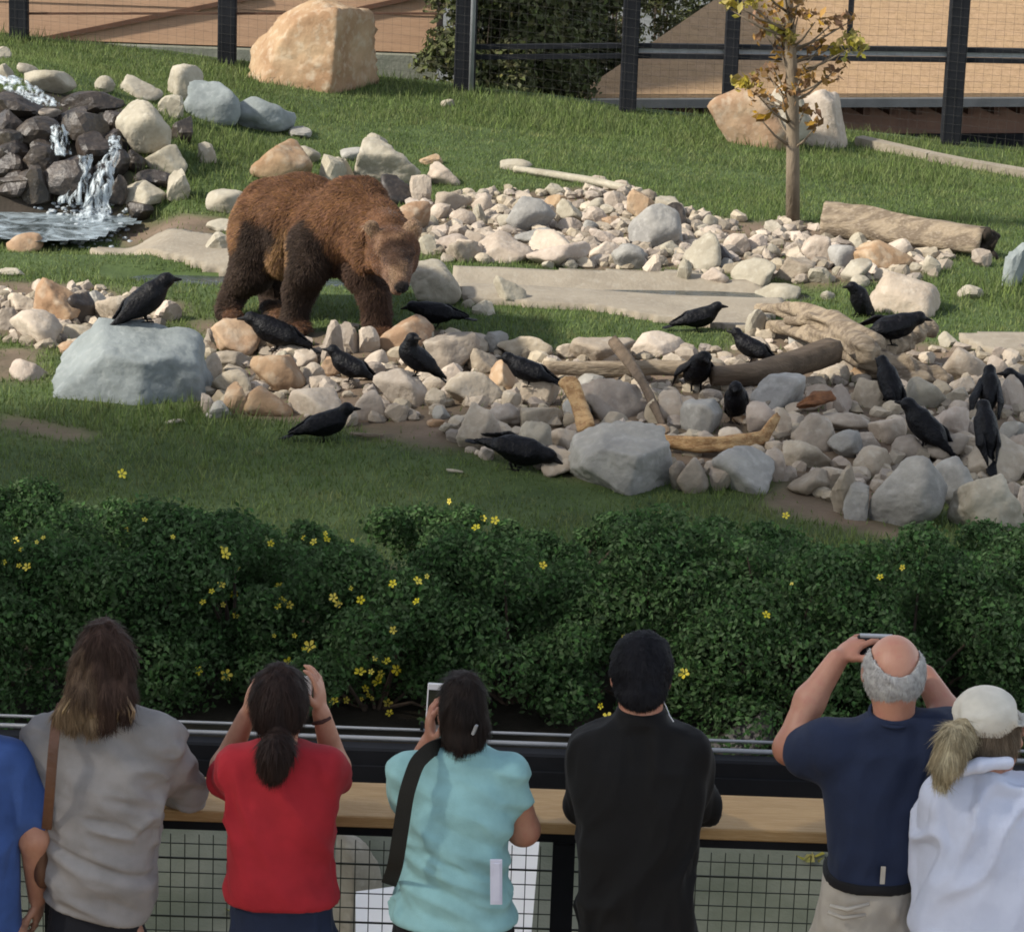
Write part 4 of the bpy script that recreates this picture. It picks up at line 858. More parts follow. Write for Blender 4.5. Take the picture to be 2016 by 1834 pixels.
# ------------------------------------------------------------------ bear
def cb(x, y, Y): return at(395.3+x*.22876, 312.9+y*.22876, Y=Y)
def bear():
    BR, DK, LT, HD = (.130, .064, .032), (.038, .025, .018), (.21, .12, .058), (.082, .039, .023)
    FT = (.10, .05, .028); MZ = (.17, .10, .065); NB = (.012, .01, .01)
    H = SDF(); f0 = cb(850, 1450, 24.9); gz_ = lambda x, y: tz(x, y)
    def foot(x, y): p = hit(395.3+x*.22876, 312.9+y*.22876); return p
    h1, h2, f1, f2 = foot(225, 1400), foot(640, 1385), foot(800, 1505), foot(1500, 1560)
    # trunk
    H.ell(cb(690, 490, 25.1), (.355, .42, .30), k=.08, c=BR)
    H.ell(cb(880, 480, 24.9), (.35, .44, .31), k=.08, c=BR)
    H.ell(cb(1100, 600, 24.6), (.31, .38, .29), k=.07, c=BR)
    H.ell(cb(1230, 540, 24.45), (.25, .30, .31), k=.09, c=BR)
    H.ell(cb(1340, 325, 24.45), (.155, .2, .15), k=.08, c=HD)
    H.ell(cb(715, 780, 24.78), (.17, .24, .21), k=.10, c=LT)
    H.ell(cb(430, 640, 25.0), (.15, .3, .26), k=.08, c=BR)
    # neck
    H.cap(cb(1350, 440, 24.4), cb(1610, 640, 23.95), .235, .165, k=.08, c=BR)
    H.cap(cb(1340, 640, 24.3), cb(1470, 880, 23.95), .16, .11, k=.07, c=BR)
    # head, lowered
    MK = (.050, .028, .018); ER = (.25, .165, .105)
    hc = cb(1650, 745, 23.72); H.ell(hc, (.185, .17, .150), k=.04, c=(.105, .052, .028))
    H.ell(cb(1545, 850, 23.80), (.11, .12, .12), k=.05, c=BR); H.ell(cb(1775, 830, 23.76), (.075, .10, .12), k=.04, c=HD)
    H.cap(cb(1688, 880, 23.58), cb(1712, 1045, 23.43), .110, .068, k=.035, c=MZ)
    H.ell(cb(1722, 1098, 23.36), (.050, .04, .042), k=.014, c=NB)
    H.cap(cb(1640, 990, 23.6), cb(1690, 1120, 23.47), .055, .036, k=.02, c=MZ)
    for x, y, Y in [(1468, 592, 23.68), (1812, 602, 23.72)]:
        p = cb(x, y, Y); H.ell(p, (.074, .035, .074), k=.010, c=ER); q = cb(x+2, y+2, Y-.05); H.ell(q, (.040, .026, .040), k=.008, op='cut')
    H.ell(cb(1590, 905, 23.72), (.10, .11, .10), k=.05, c=(.10, .05, .028)); H.ell(cb(1785, 880, 23.72), (.075, .10, .10), k=.05, c=(.09, .045, .026))
    for x in (1612, 1782): H.ell(cb(x, 885, 23.50), (.020, .03, .018), k=.006, c=NB)
    H.ell(cb(1600, 820, 23.60), (.065, .04, .028), k=.03, c=MK); H.ell(cb(1785, 820, 23.60), (.055, .04, .028), k=.03, c=MK)
    # legs
    def leg(pts, rad, f, c, fc, toe):
        P = [np.array(cb(*p)) for p in pts]; fz = np.array([f.x, f.y, tz(f.x, f.y)+.07])
        P[-1] = np.array([P[-1][0], f.y+.02, P[-1][2]]); H.chain(P+[fz], rad, k=.035, c=c)
        H.ell(fz+np.array([toe[0]*.07, toe[1]*.07, -.01]), (.10, .13, .06), k=.03, c=fc)
        for i in range(5):
            a = (i-2)*.38; d = np.array([toe[0]*math.cos(a)-toe[1]*math.sin(a), toe[0]*math.sin(a)+toe[1]*math.cos(a), 0])
            H.cap(fz+d*.11+np.array([0, 0, -.02]), fz+d*.18+np.array([0, 0, -.04]), .028, .01, k=.015, c=(.16, .12, .08) if i else fc)
    leg([(500, 720, 24.85), (440, 950, 24.8), (300, 1130, 24.95), (240, 1270, 25.0)], [.235, .165, .10, .085, .08], h1, DK, FT, (.8, -.6))
    leg([(640, 850, 25.35), (650, 1040, 25.3), (635, 1180, 25.4), (635, 1290, 25.4)], [.20, .14, .10, .085, .08], h2, DK, (.13, .07, .04), (.8, -.6))
    leg([(960, 760, 24.35), (930, 930, 24.28), (850, 1130, 24.4), (810, 1350, 24.4)], [.20, .15, .115, .09, .085], f1, DK, FT, (.75, -.66))
    leg([(1260, 780, 24.5), (1400, 980, 24.25), (1490, 1160, 24.2), (1520, 1360, 24.2)], [.17, .125, .105, .088, .082], f2, (.055, .032, .022), FT, (.75, -.66))
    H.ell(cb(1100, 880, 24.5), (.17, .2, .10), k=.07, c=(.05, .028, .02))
    H.ell(cb(735, 780, 24.45), (.09, .3, .15), op='paint', c=LT)
    # dark wet patches on the flank
    H.ell(cb(610, 640, 24.72), (.10, .25, .13), op='paint', c=DK); H.ell(cb(440, 790, 24.7), (.15, .3, .12), op='paint', c=DK); H.ell(cb(890, 680, 24.3), (.05, .2, .16), op='paint', c=DK)
    H.ell(cb(330, 560, 25.0), (.08, .4, .2), op='paint', c=(.19, .10, .05)); H.ell(cb(900, 370, 24.7), (.14, .2, .035), op='paint', c=(.26, .14, .075))
    H.ell(cb(1700, 660, 23.6), (.15, .14, .018), op='paint', c=(.15, .085, .048)); H.ell(cb(1530, 720, 23.65), (.03, .12, .09), op='paint', c=(.22, .13, .08))
    H.ell(cb(1700, 810, 23.5), (.15, .2, .105), op='paint', c=MK); H.ell(cb(1660, 1000, 23.5), (.035, .2, .09), op='paint', c=(.18, .115, .07)); H.ell(cb(1742, 960, 23.43), (.02, .1, .09), op='paint', c=(.16, .10, .062))
    V, F, C = H.build(.021, 1); N = vnormals(V, F)
    V = V+N*(.020*vnoise(V, 6, 2)+.010*vnoise(V, 15, 3))[:, None]
    C = C*(1+.28*vnoise(V, 5, 9)+.18*vnoise(V, 14, 10))[:, None]
    M_fur = mat("bear_coat", (1, 1, 1), (.62, .58, .55), None, 14, .9, .6, 60, attr=True, spec=.1, sheen=.15)
    M_furs = mat("bear_fur", (1, 1, 1), (.7, .66, .62), None, 14, .8, attr=True, island=.32, spec=.15)
    t = thing("bear", (f0.x, f0.y, tz(f0.x, f0.y)), "large brown grizzly bear walking with lowered head among the ravens", "bear")
    link("body", mkmesh("body", V, F, True, C), M_fur, t)
    # fur: short strands lying back along the body
    hx0 = np.array(cb(1420, 700, 24))[0]
    strands("fur", V, F, N, C, M_furs, t, 120000, (-.45, .5, -.75), (.035, .075), .38, .010, 3, .35, lambda P: np.where((P[:, 0] > hx0) & (P[:, 1] < 24.0), .2, 1)*np.where(P[:, 2] < .1, .4, 1))
bear()

# ------------------------------------------------------------------ ravens
M_raven = mat("raven_feather", (.002, .002, .0025), (.005, .005, .007), None, 30, .5, .5, 45, spec=.16, stretch=(1, 1, 1))
M_beak = mat("raven_beak", (.010, .009, .009), None, None, 4, .65, spec=.15)
bpy.context.view_layer.update(); DG = bpy.context.evaluated_depsgraph_get()
def surf(px, py):     # where the bird's feet stand: the stone, log or ground seen there
    d = ray(px, py).normalized(); o = Vector((0, 0, CAMZ))
    for _ in range(8):
        ok, loc, nrm, _i, ob, _m = S.ray_cast(DG, o, d)
        if not ok: return hit(px, py)
        if ob.name.split(".")[0] in ("foliage", "stems", "flower", "lawn_grass", "tall_grass", "wire_mesh", "fur", "wall", "roof"): o = loc+d*.02; continue
        return loc-Vector((0, 0, .004))
    return hit(px, py)
def raven(px, py, yaw, label, pitch=0, neck=20, sc=1.0, head_yaw=0, dz=.02, spread=0, sway=0):
    g = surf(px, py); dz = 0; Rz = np.array(Matrix.Rotation(R(yaw), 3, 'Z')); Ry = np.array(Matrix.Rotation(R(-pitch), 3, 'Y')); A = np.array(g)
    sc *= .88; hip = np.array([0, 0, .085])
    def bd(p): return A+sc*(Rz@(hip+Ry@(np.array(p, float))))
    Mb = Rz@Ry; B = SDF()
    q = lambda M, a: M@np.array(Matrix.Rotation(R(a), 3, 'Y'))
    B.ell(bd((.02, 0, .055)), np.array((.155, .092, .096))*sc, Mb, k=.03*sc); B.ell(bd((.09, 0, .07)), np.array((.095, .074, .082))*sc, Mb, k=.03*sc)
    B.cap(bd((-.08, 0, .05)), bd((-.19, 0, .02)), .05*sc, .028*sc, k=.04*sc)
    # tail, flat
    lat = Mb@np.array([0, 1, 0]); upv = Mb@np.array([0, 0, 1])
    B.cap(bd((-.16, 0, .03)), bd((-.31, 0, -.005)), .045*sc, .05*sc, k=.02*sc, flat=(upv, .2))
    na = R(neck); nd = np.array([math.cos(na)*math.cos(R(head_yaw)), math.cos(na)*math.sin(R(head_yaw)), math.sin(na)])
    n0 = np.array([.12, 0, .085]); hc = n0+nd*.10
    hcw = bd(n0)+sc*(Rz@(nd*.11)); fw = Rz@unit([math.cos(R(head_yaw)), math.sin(R(head_yaw)), -.15+.5*math.sin(na)-.15])
    B.cap(bd(n0), hcw, .068*sc, .048*sc, k=.04*sc); B.ell(hcw, np.array((.054, .046, .047))*sc, None, k=.02*sc)
    V, F, _ = B.build(.0125*sc, 1); N = vnormals(V, F); V = V+N*(.004*vnoise(V, 28, 4))[:, None]
    t = thing("raven", g, label, "raven", "ravens on the rocks and grass")
    link("body", mkmesh("body", V, F), M_raven, t)
    K = SDF(); K.cap(hcw+fw*.035*sc, hcw+fw*.105*sc-np.array([0, 0, .006*sc]), .023*sc, .007*sc, k=.01); V, F, _ = K.build(.006*sc); link("beak", mkmesh("beak", V, F), M_beak, t)
    for s in (1, -1):
        W = SDF(); sp = spread*(1 if s > 0 else .4)
        a, b_, c = bd((.10, s*.07, .09)), bd((-.08, s*(.072+.10*sp), .075+.05*sp)), bd((-.27, s*(.03+.22*sp), .03+.03*sp))
        nv = Mb@unit([0, s*1., .45+sp])
        W.cap(a, b_, .048*sc, .055*sc, k=.02, flat=(nv, .34)); W.cap(b_, c, .052*sc, .016*sc, k=.02, flat=(nv, .3))
        V, F, _ = W.build(.011*sc); link("wing", mkmesh("wing", V, F), M_raven, t)
        l = MB(); hipw = bd((.0, s*.035, -.01)); ft = A+sc*(Rz@np.array([.01, s*.035, .008]))-np.array([0, 0, dz])
        l.tube([hipw, (hipw+ft)/2+sc*(Rz@np.array([-.012, 0, 0])), ft], [.016*sc, .009*sc, .007*sc], 6)
        for an in (-.5, 0, .5, math.pi): l.tube([ft, ft+sc*(Rz@np.array([.045*math.cos(an), .045*math.sin(an), -.002]))], [.006*sc, .003*sc], 5)
        l.build("leg", M_beak, t, smooth=True)
raven(286, 632, 18, "raven standing with its head up, on the blue-grey boulder", 30, 40, 1.2)
raven(545, 690, 172, "raven in front of the bear's front leg, facing left", 12, 25, 1.15, dz=.12)
raven(690, 750, 165, "raven left of the pale block, facing left below the bear", 14, 45, .92, dz=.1)
raven(818, 738, 195, "hunched raven with head turned back, below the bear's nose", 30, 70, 1.0, 120, dz=.14)
raven(862, 645, 178, "raven directly under the bear's nose, facing the bear", -2, 12, 1.0, dz=.06)
raven(1042, 760, 165, "raven at the left end of the straight pale pole", 8, 30, .92, dz=.1)
raven(636, 868, 5, "raven standing alone on the near lawn facing right", 10, 45, 1.0)
raven(1010, 922, -18, "raven stooping with its tail to the left at the edge of the near lawn", -14, -10, 1.15, dz=.02, spread=.25)
raven(1372, 652, 4, "raven on the grass by the stream facing right", 8, 42, .92)
raven(1480, 712, 160, "raven left of the driftwood stump, facing left", 14, 48, .88, dz=.08)
raven(1370, 768, -75, "raven with drooped wings on the log, facing the camera", 30, 35, 1.15, spread=.75)
raven(1448, 830, -100, "raven standing over the curved orange branch", 42, 40, 1.05, dz=.1)
raven(1688, 622, 200, "upright raven in front of the big pinkish boulder", 58, 40, .95, dz=.12)
raven(1752, 678, 8, "large raven with half open wing perched on the driftwood stump", 6, 18, 1.12, dz=.36, spread=.5)
raven(1748, 788, 118, "raven leaning away, seen from behind below the stump", 40, 45, 1.0, dz=.1)
raven(1820, 880, 150, "raven with its tail pointing down right in the near rock pile", 28, 45, 1.1, dz=.1)
raven(1945, 800, 85, "raven seen from behind with one wing out at the right", 42, 40, .95, dz=.12, spread=.6)
raven(1938, 880, 100, "lower raven seen from behind in front of another at the right", 44, 45, 1.0, dz=.1)
raven(2022, 800, 180, "raven cut off at the right edge of the rock pile", 20, 40, 1.0, dz=.12)
# ------------------------------------------------------------------ viewing rail and steel barrier
DECK = .97
def viewing_rail():
    Y0 = 9.45; zt = at(1008, 1617, Y=Y0).z; Y1 = at(1008, 1549, z=zt).y
    t = thing("viewing_rail", (0, Y0+.1, DECK), "honey coloured wooden topped railing with black wire mesh below", "railing")
    for xa, xb in ((-4.6, .285), (.290, 4.6)):
        b = MB(); b.box(((xa+xb)/2, (Y0+Y1)/2, zt-.019), (xb-xa, Y1-Y0, .038)); b.build("rail_board", M_rail, t, bevel=.004)
    b = MB(); b.box((0, Y0+.10, zt-.068), (9.2, .05, .055)); b.build("sub_rail", M_steel, t)
    pm = MB(); pm.box((0, 0, 0), (.07, .07, zt-.1-DECK)); pmm = pm.mesh("post")
    for px in (112, 1108, 2120, -900):
        o = link("post", pmm, M_steel, t); o.location = (at(px, 1720, Y=Y0+.1).x, Y0+.1, (zt-.1+DECK)/2)
    yw = Y0+.145; w1 = MB(); w1.box((0, 0, 0), (.003, .003, zt-.14-DECK)); w1 = w1.mesh("wire"); w2 = MB(); w2.box((0, 0, 0), (5.2, .003, .003)); w2 = w2.mesh("wire")
    for k in range(92):
        o = link("wire", w1, M_wireg, t); o.location = (-2.05+k*.0455, yw, (zt-.14+DECK)/2)
    k = 0; z = zt-.12
    while z > DECK+.05:
        o = link("wire", w2, M_wireg, t); o.location = (0, yw-.0045, z); o.scale = (1, 1.4 if k % 4 == 2 else 1, 2 if k % 4 == 2 else 1); z -= .0505; k += 1
    return zt, Y0, Y1
ZR, YR0, YR1 = viewing_rail()
def barrier():
    Y = 10.35; a = at(1008, 1479, Y=Y); zt = a.z
    t = thing("steel_barrier", (0, Y, zt-2), "dark steel barrier beam with grey cables behind the wooden rail", "barrier")
    b = MB(); b.box((0, Y+.015, zt-.065), (9, .07, .13)); b.build("beam", M_steel, t, bevel=.008)
    b = MB(); b.box((0, Y-.025, zt-.11), (9, .014, .10)); b.build("face_plate", M_steel, t)
    b = MB(); b.tube([(-4.5, Y+.055, zt+.010), (4.5, Y+.055, zt+.010)], .009, 8); b.build("bright_edge", M_pipe, t, smooth=True)  # light grey rod stands in for the bright top edge of the beam
    c = at(1008, 1443, Y=Y+.15); b = MB(); b.tube([(-4.5, Y+.15, c.z), (4.5, Y+.15, c.z)], .006, 8); b.build("cable", M_pipe, t, smooth=True)
    for x in (-2.2, -.28, 2.3): 
        b = MB(); b.box((x, Y+.14, zt+.03), (.012, .012, c.z-zt+.02)); b.build("cable_stay", M_steel, t)
        b = MB(); b.box((x, Y+.1, (zt-.13)/2-.25), (.1, .1, zt+.37)); b.build("post", M_steel, t)
barrier()
stone((648, 1648, 748, 1850), 'w', 'a', 51, "pale rough rock seen through the wire mesh beside the red shirt", dz=.4, name="boulder")
def board():
    P = [at(985, 1630, Y=11.2), at(1063, 1640, Y=11.2), at(1045, 1850, Y=10.9), at(985, 1850, Y=10.9)]; b = MB(); n = Vector((0, .03, .01))
    b.add(P+[p+n for p in P], [(0, 3, 2, 1), (4, 5, 6, 7), (0, 1, 5, 4), (1, 2, 6, 5), (2, 3, 7, 6), (3, 0, 4, 7)]); o = b.build("white_panel", M_white); tag(o, "white panel standing behind the mesh at the right of the turquoise shirt", "panel")
    P = [at(700, 1765, Y=11.2), at(775, 1755, Y=11.2), at(775, 1860, Y=11.0), at(700, 1860, Y=11.0)]; b = MB()
    b.add(P+[p+n for p in P], [(0, 3, 2, 1), (4, 5, 6, 7), (0, 1, 5, 4), (1, 2, 6, 5), (2, 3, 7, 6), (3, 0, 4, 7)]); o = b.build("white_panel", M_white); tag(o, "low white panel behind the mesh between the red and turquoise shirts", "panel")
board()
# a few yellow leaves lying on the floor of the moat
for x, y in [(465, 1795), (490, 1800), (1520, 1650), (1600, 1690), (1535, 1640), (480, 1812)]:
    p = hit(x, y, .012, 9.8, 40); V, F = leafcloud([tuple(p)], [.045], 9, .07, int(x)); V[:, 2] = p.z+.01*(np.arange(len(V)) % 3); o = link("fallen_leaves", mkmesh("fallen_leaves", V, F, False), M_autumny, kind="stuff")

# ------------------------------------------------------------------ people
def cloth(name, c, c2=None, rough=.85): return mat(name, c, c2 or tuple(x*.82 for x in c), None, 14, rough, .25, 240, sheen=.03, bdist=.004)
M_skin = mat("skin", (.45, .235, .155), (.38, .18, .115), None, 22, .55, .15, 160, spec=.35, bdist=.004)
M_skin2 = mat("skin_tanned", (.40, .205, .138), (.34, .155, .10), (.37, .15, .11), 9, .5, .15, 160, spec=.4, bdist=.004)
def hairmat(name, attr=False, c=(.022, .014, .011), c2=(.012, .008, .006)):
    return mat(name, c, c2 if not attr else (.6, .56, .52), None, 40, .65, .4, 120, spec=.12, stretch=(1, 1, .12), attr=attr, bdist=.006)
def W(px, py, Y): return np.array(at(px, py, Y=Y))
def rows(Y, rs, grow=0):
    out = []
    for r in rs:
        py, xl, xr, b = r[:4]; dy = r[4] if len(r) > 4 else 0
        L_, R_ = at(xl, py, Y=Y+dy), at(xr, py, Y=Y+dy); out.append(((L_.z+R_.z)/2, (L_.x+R_.x)/2, Y+dy, max((R_.x-L_.x)/2+grow, .02), b+grow))
    return out
def folds(V, N, d, f, amp, seed, k=.22):
    d = unit(d); P = V-np.outer(V@d, d)*(1-k); P = P+.03*np.stack([vnoise(V, 6, seed+9), vnoise(V, 6, seed+10), vnoise(V, 6, seed+11)], 1)
    n = vnoise(P, f*1.7, seed); m = vnoise(P, f*3.1, seed+1); lo = vnoise(P, f*.7, seed+2); where = .35+.65*ss(-.4, .5, vnoise(V, 4.5, seed+5))
    fade = np.clip((V[:, 2]-V[:, 2].min())/.05, .15, 1)*np.clip((V[:, 2].max()-V[:, 2])/.09, .05, 1)
    dsp = amp*2.4*where*(.45*lo-1.6*np.abs(n)+.5+.25*m-.5*np.abs(m))
    return V+N*(fade*np.clip(dsp-.003, -.013, .014))[:, None]
def hand(S, wr, d, n, side=1, curl=.5, sc=1.0, fan=.12):
    """palm, five unequal bent fingers; d: where the fingers point, n: where the palm faces"""
    wr = np.array(wr, float); d = unit(d); n = unit(np.array(n)-d*np.dot(n, d)); s = np.cross(d, n)*side
    M = np.stack([d, s, n], 1); S.ell(wr+d*.048*sc, np.array((.054, .042, .017))*sc, M, k=.012)
    for i, (o, L_) in enumerate([(-.030, .068), (-.010, .078), (.011, .073), (.030, .057)]):
        p = wr+(d*(.088-abs(o)*.25)+s*o)*sc; a = 0.0; q = d+s*(o*fan/.03)
        for fr, rr in ((.45, .0098), (.31, .0088), (.24, .0078)):
            a += curl*(.6 if fr == .45 else .8); dr = unit(q*math.cos(a)+n*math.sin(a)); e = p+dr*L_*fr*sc; S.cap(p, e, rr*sc, rr*.92*sc, k=.004); p = e
    p = wr+(d*.028-s*.034+n*.006)*sc
    for L_, dd in ((.040, d*.62-s*.7+n*.35), (.030, d*.9-s*.15+n*.45), (.024, d*.95+s*.15+n*.4)):
        e = p+unit(dd)*L_*sc; S.cap(p, e, .0125*sc, .0105*sc, k=.006); p = e
def head(S, c, f, hw=.074, hd=.095, hh=.115, ears=True):
    c = np.array(c); f = unit(f); u = np.array([0, 0, 1.]); r = unit(np.cross(f, u)); u = np.cross(r, f); M = np.stack([r, f, u], 1)
    q = lambda a, b, e: c+r*a+f*b+u*e
    S.ell(c, (hw, hd, hh), M, k=.02); S.ell(q(0, .035, -.07), (hw*.78, .055, .06), M, k=.03); S.ell(q(0, .065, -.105), (.028, .024, .02), M, k=.02)
    S.cap(q(0, .092, .0), q(0, .112, -.035), .009, .014, k=.012)
    for s in (1, -1):
        S.ell(q(s*.031, .088, .008), (.015, .012, .009), M, k=.006); S.cap(q(s*.05, .08, .028), q(s*.018, .092, .03), .008, .008, k=.012)
        if ears: S.ell(q(s*(hw+.006), -.005, -.012), (.009, .02, .032), M, k=.008); 
    S.cap(q(-.02, .086, -.068), q(.02, .086, -.068), .007, .007, k=.006)
    return q, M
def pants(name, rs, Y, m, t, hipx, foot_sp=.12, shorts=False, seed=3, fold=.008):
    S_ = SDF(); A = rows(Y, rs, 0 if shorts else -.012); S_.loft(A, k=.02); zc = min(a[0] for a in A); zk = (zc+DECK)/2
    for s in (1, -1):
        top = np.array([hipx+s*.085, Y, zc+.06]); kn = np.array([hipx+s*foot_sp*.9, Y+.02, DECK+.48]); an = np.array([hipx+s*foot_sp, Y, DECK+.1])
        S_.cap(top, kn, .098, .078, k=.05)
        if not shorts: S_.cap(kn, an, .076, .06, k=.03)
    V, F, _ = S_.build(.012, 1); V = folds(V, vnormals(V, F), (.3, 0, 1), 9, fold, seed); o = link(name, mkmesh(name, V, F), m, t); return o
def shoes(t, x, Y, m, sp=.12):
    for s in (1, -1):
        S_ = SDF(); S_.ell((x+s*sp, Y+.07, DECK+.045), (.05, .14, .045), k=.02); S_.cap((x+s*sp, Y, DECK+.05), (x+s*sp, Y, DECK+.10), .05, .048, k=.03)
        S_.p.append((lambda X, Y_, Z: DECK-Z+.002, np.array([x-1, Y-1, DECK-.2]), np.array([x+1, Y+1, DECK+.005]), .001, None, 'x')) if False else None
        V, F, _ = S_.build(.012); V[:, 2] = np.maximum(V[:, 2], DECK+.002); link("shoe", mkmesh("shoe", V, F), m, t)
def legs_skin(S_, x, Y, zc, sp=.12):
    for s in (1, -1):
        S_.chain([(x+s*.085, Y, zc), (x+s*sp*.9, Y+.02, DECK+.48), (x+s*sp, Y, DECK+.09), (x+s*sp, Y+.10, DECK+.05)], [.062, .05, .04, .035], k=.03)
def cloth_mesh(name, S_, m, t, fd=(1, 0, -.6), f=9, amp=.010, seed=1, h=.0095, extra=None, sm=1):
    V, F, _ = S_.build(h, sm); N = vnormals(V, F); V = folds(V, N, fd, f, amp, seed)
    if extra: V = extra(V, N)
    return link(name, mkmesh(name, V, F), m, t)
def hair_mesh(S_, m, t, amp=.005, seed=1, h=.008, f=45, name="hair"):
    V, F, C = S_.build(h, 1); N = vnormals(V, F); V = V+N*(amp*vnoise(V*np.array([1, 1, .12]), f, seed)+amp*.6*vnoise(V*np.array([1, 1, .2]), f*2.1, seed+1))[:, None]
    if C is not None: C = C*(1+.35*vnoise(V*np.array([1, 1, .1]), 60, seed+3))[:, None]
    o = link(name, mkmesh(name, V, F, True, C), m, t)
    strands("hair_strands", V, F, vnormals(V, F), C, m, t, 14000, (0, 0, -1), (.03, .07), .05, .0035, seed+20, .16); return o
def base(px, py, Y): p = at(px, py, Y=Y); return (p.x, Y, DECK)
SH = cloth("shoe_dark", (.05, .045, .04))

def ribbon(pts, wd, th=.004, nrm=(0, -1, .25)):
    P = np.array([list(p) for p in pts]); T = np.linspace(0, len(P)-1, 8*(len(P)-1)+1); C = np.stack([np.interp(T, range(len(P)), P[:, i]) for i in range(3)], 1)
    for _ in range(6): C[1:-1] = (C[:-2]+2*C[1:-1]+C[2:])/4
    n = unit(nrm); b = MB(); V = []; F = []
    for i in range(len(C)):
        t_ = unit(C[min(i+1, len(C)-1)]-C[max(i-1, 0)]); s_ = unit(np.cross(t_, n)); m_ = np.cross(s_, t_)
        V += [C[i]+s_*wd/2+m_*th, C[i]-s_*wd/2+m_*th, C[i]-s_*wd/2-m_*th, C[i]+s_*wd/2-m_*th]
    for i in range(len(C)-1):
        for k in range(4): F.append((4*i+k, 4*i+(k+1) % 4, 4*i+4+(k+1) % 4, 4*i+4+k))
    b.add(V, F+[(3, 2, 1, 0), tuple(4*(len(C)-1)+k for k in range(4))]); return b
def collar(t, c, rx, ry, m, tilt=.25):
    c = np.array(c); b = MB(); pts = [c+np.array([rx*math.cos(a), ry*math.sin(a), tilt*ry*math.sin(a)]) for a in np.linspace(0, 2*math.pi, 29)]; b.tube(pts, .0065, 6, cap=False); b.build("collar", m, t, smooth=True)
# 1 blue t-shirt, at the left edge
def blue():
    Y = 9.12; t = thing("person", base(-40, 1700, Y), "person in a bright blue t-shirt cut off at the left edge", "person", "visitors watching at the rail"); x = t.location.x
    B = SDF(); head(B, W(-75, 1330, Y+.03), (0, 1, 0)); B.cap(W(-70, 1400, Y), W(-45, 1450, Y), .058, .062, k=.03)
    sh, el, wr = W(25, 1505, Y), W(66, 1650, Y-.02), W(74, 1765, Y+.08)
    B.loft(rows(Y, [(1480, -120, 20, .07), (1600, -130, 25, .10), (1800, -125, 30, .10)], -.03), k=.03); B.chain([sh, el, wr], [.045, .044, .03], k=.02); hand(B, wr, W(78, 1850, Y+.16)-wr, (-1, .2, 0), 1, .35)
    sl_, el2, wr2 = W(-120, 1505, Y), W(-165, 1650, Y), W(-160, 1765, Y+.1); B.chain([sl_, el2, wr2], [.055, .046, .03], k=.02); hand(B, wr2, (0, .2, -1), (1, .2, 0), -1, .35)
    legs_skin(B, x, Y, DECK+.85); V, F, _ = B.build(.0075); link("body", mkmesh("body", V, F), M_skin, t)
    S_ = SDF(); S_.loft(rows(Y, [(1447, -80, -8, .05), (1462, -120, 22, .06), (1490, -135, 40, .09), (1560, -140, 44, .12), (1660, -138, 42, .125), (1760, -135, 40, .125), (1860, -137, 42, .125)]), k=.02)
    S_.cap(sh+np.array([-.01, 0, .01]), W(58, 1598, Y-.01), .072, .07, k=.03); S_.cap(sl_, W(-150, 1600, Y), .072, .07, k=.03)
    cloth_mesh("shirt", S_, cloth("blue_cotton", (.04, .085, .25)), t, (.3, 0, 1), 7, .009, 4)
    Hh = SDF(); Hh.ell(W(-75, 1325, Y+.01), (.085, .105, .12)); hair_mesh(Hh, hairmat("hair_a"), t)
    pants("trousers", [(1850, -135, 40, .12), (1930, -130, 35, .12)], Y, cloth("denim_a", (.05, .06, .09)), t, x); shoes(t, x, Y, SH)
blue()

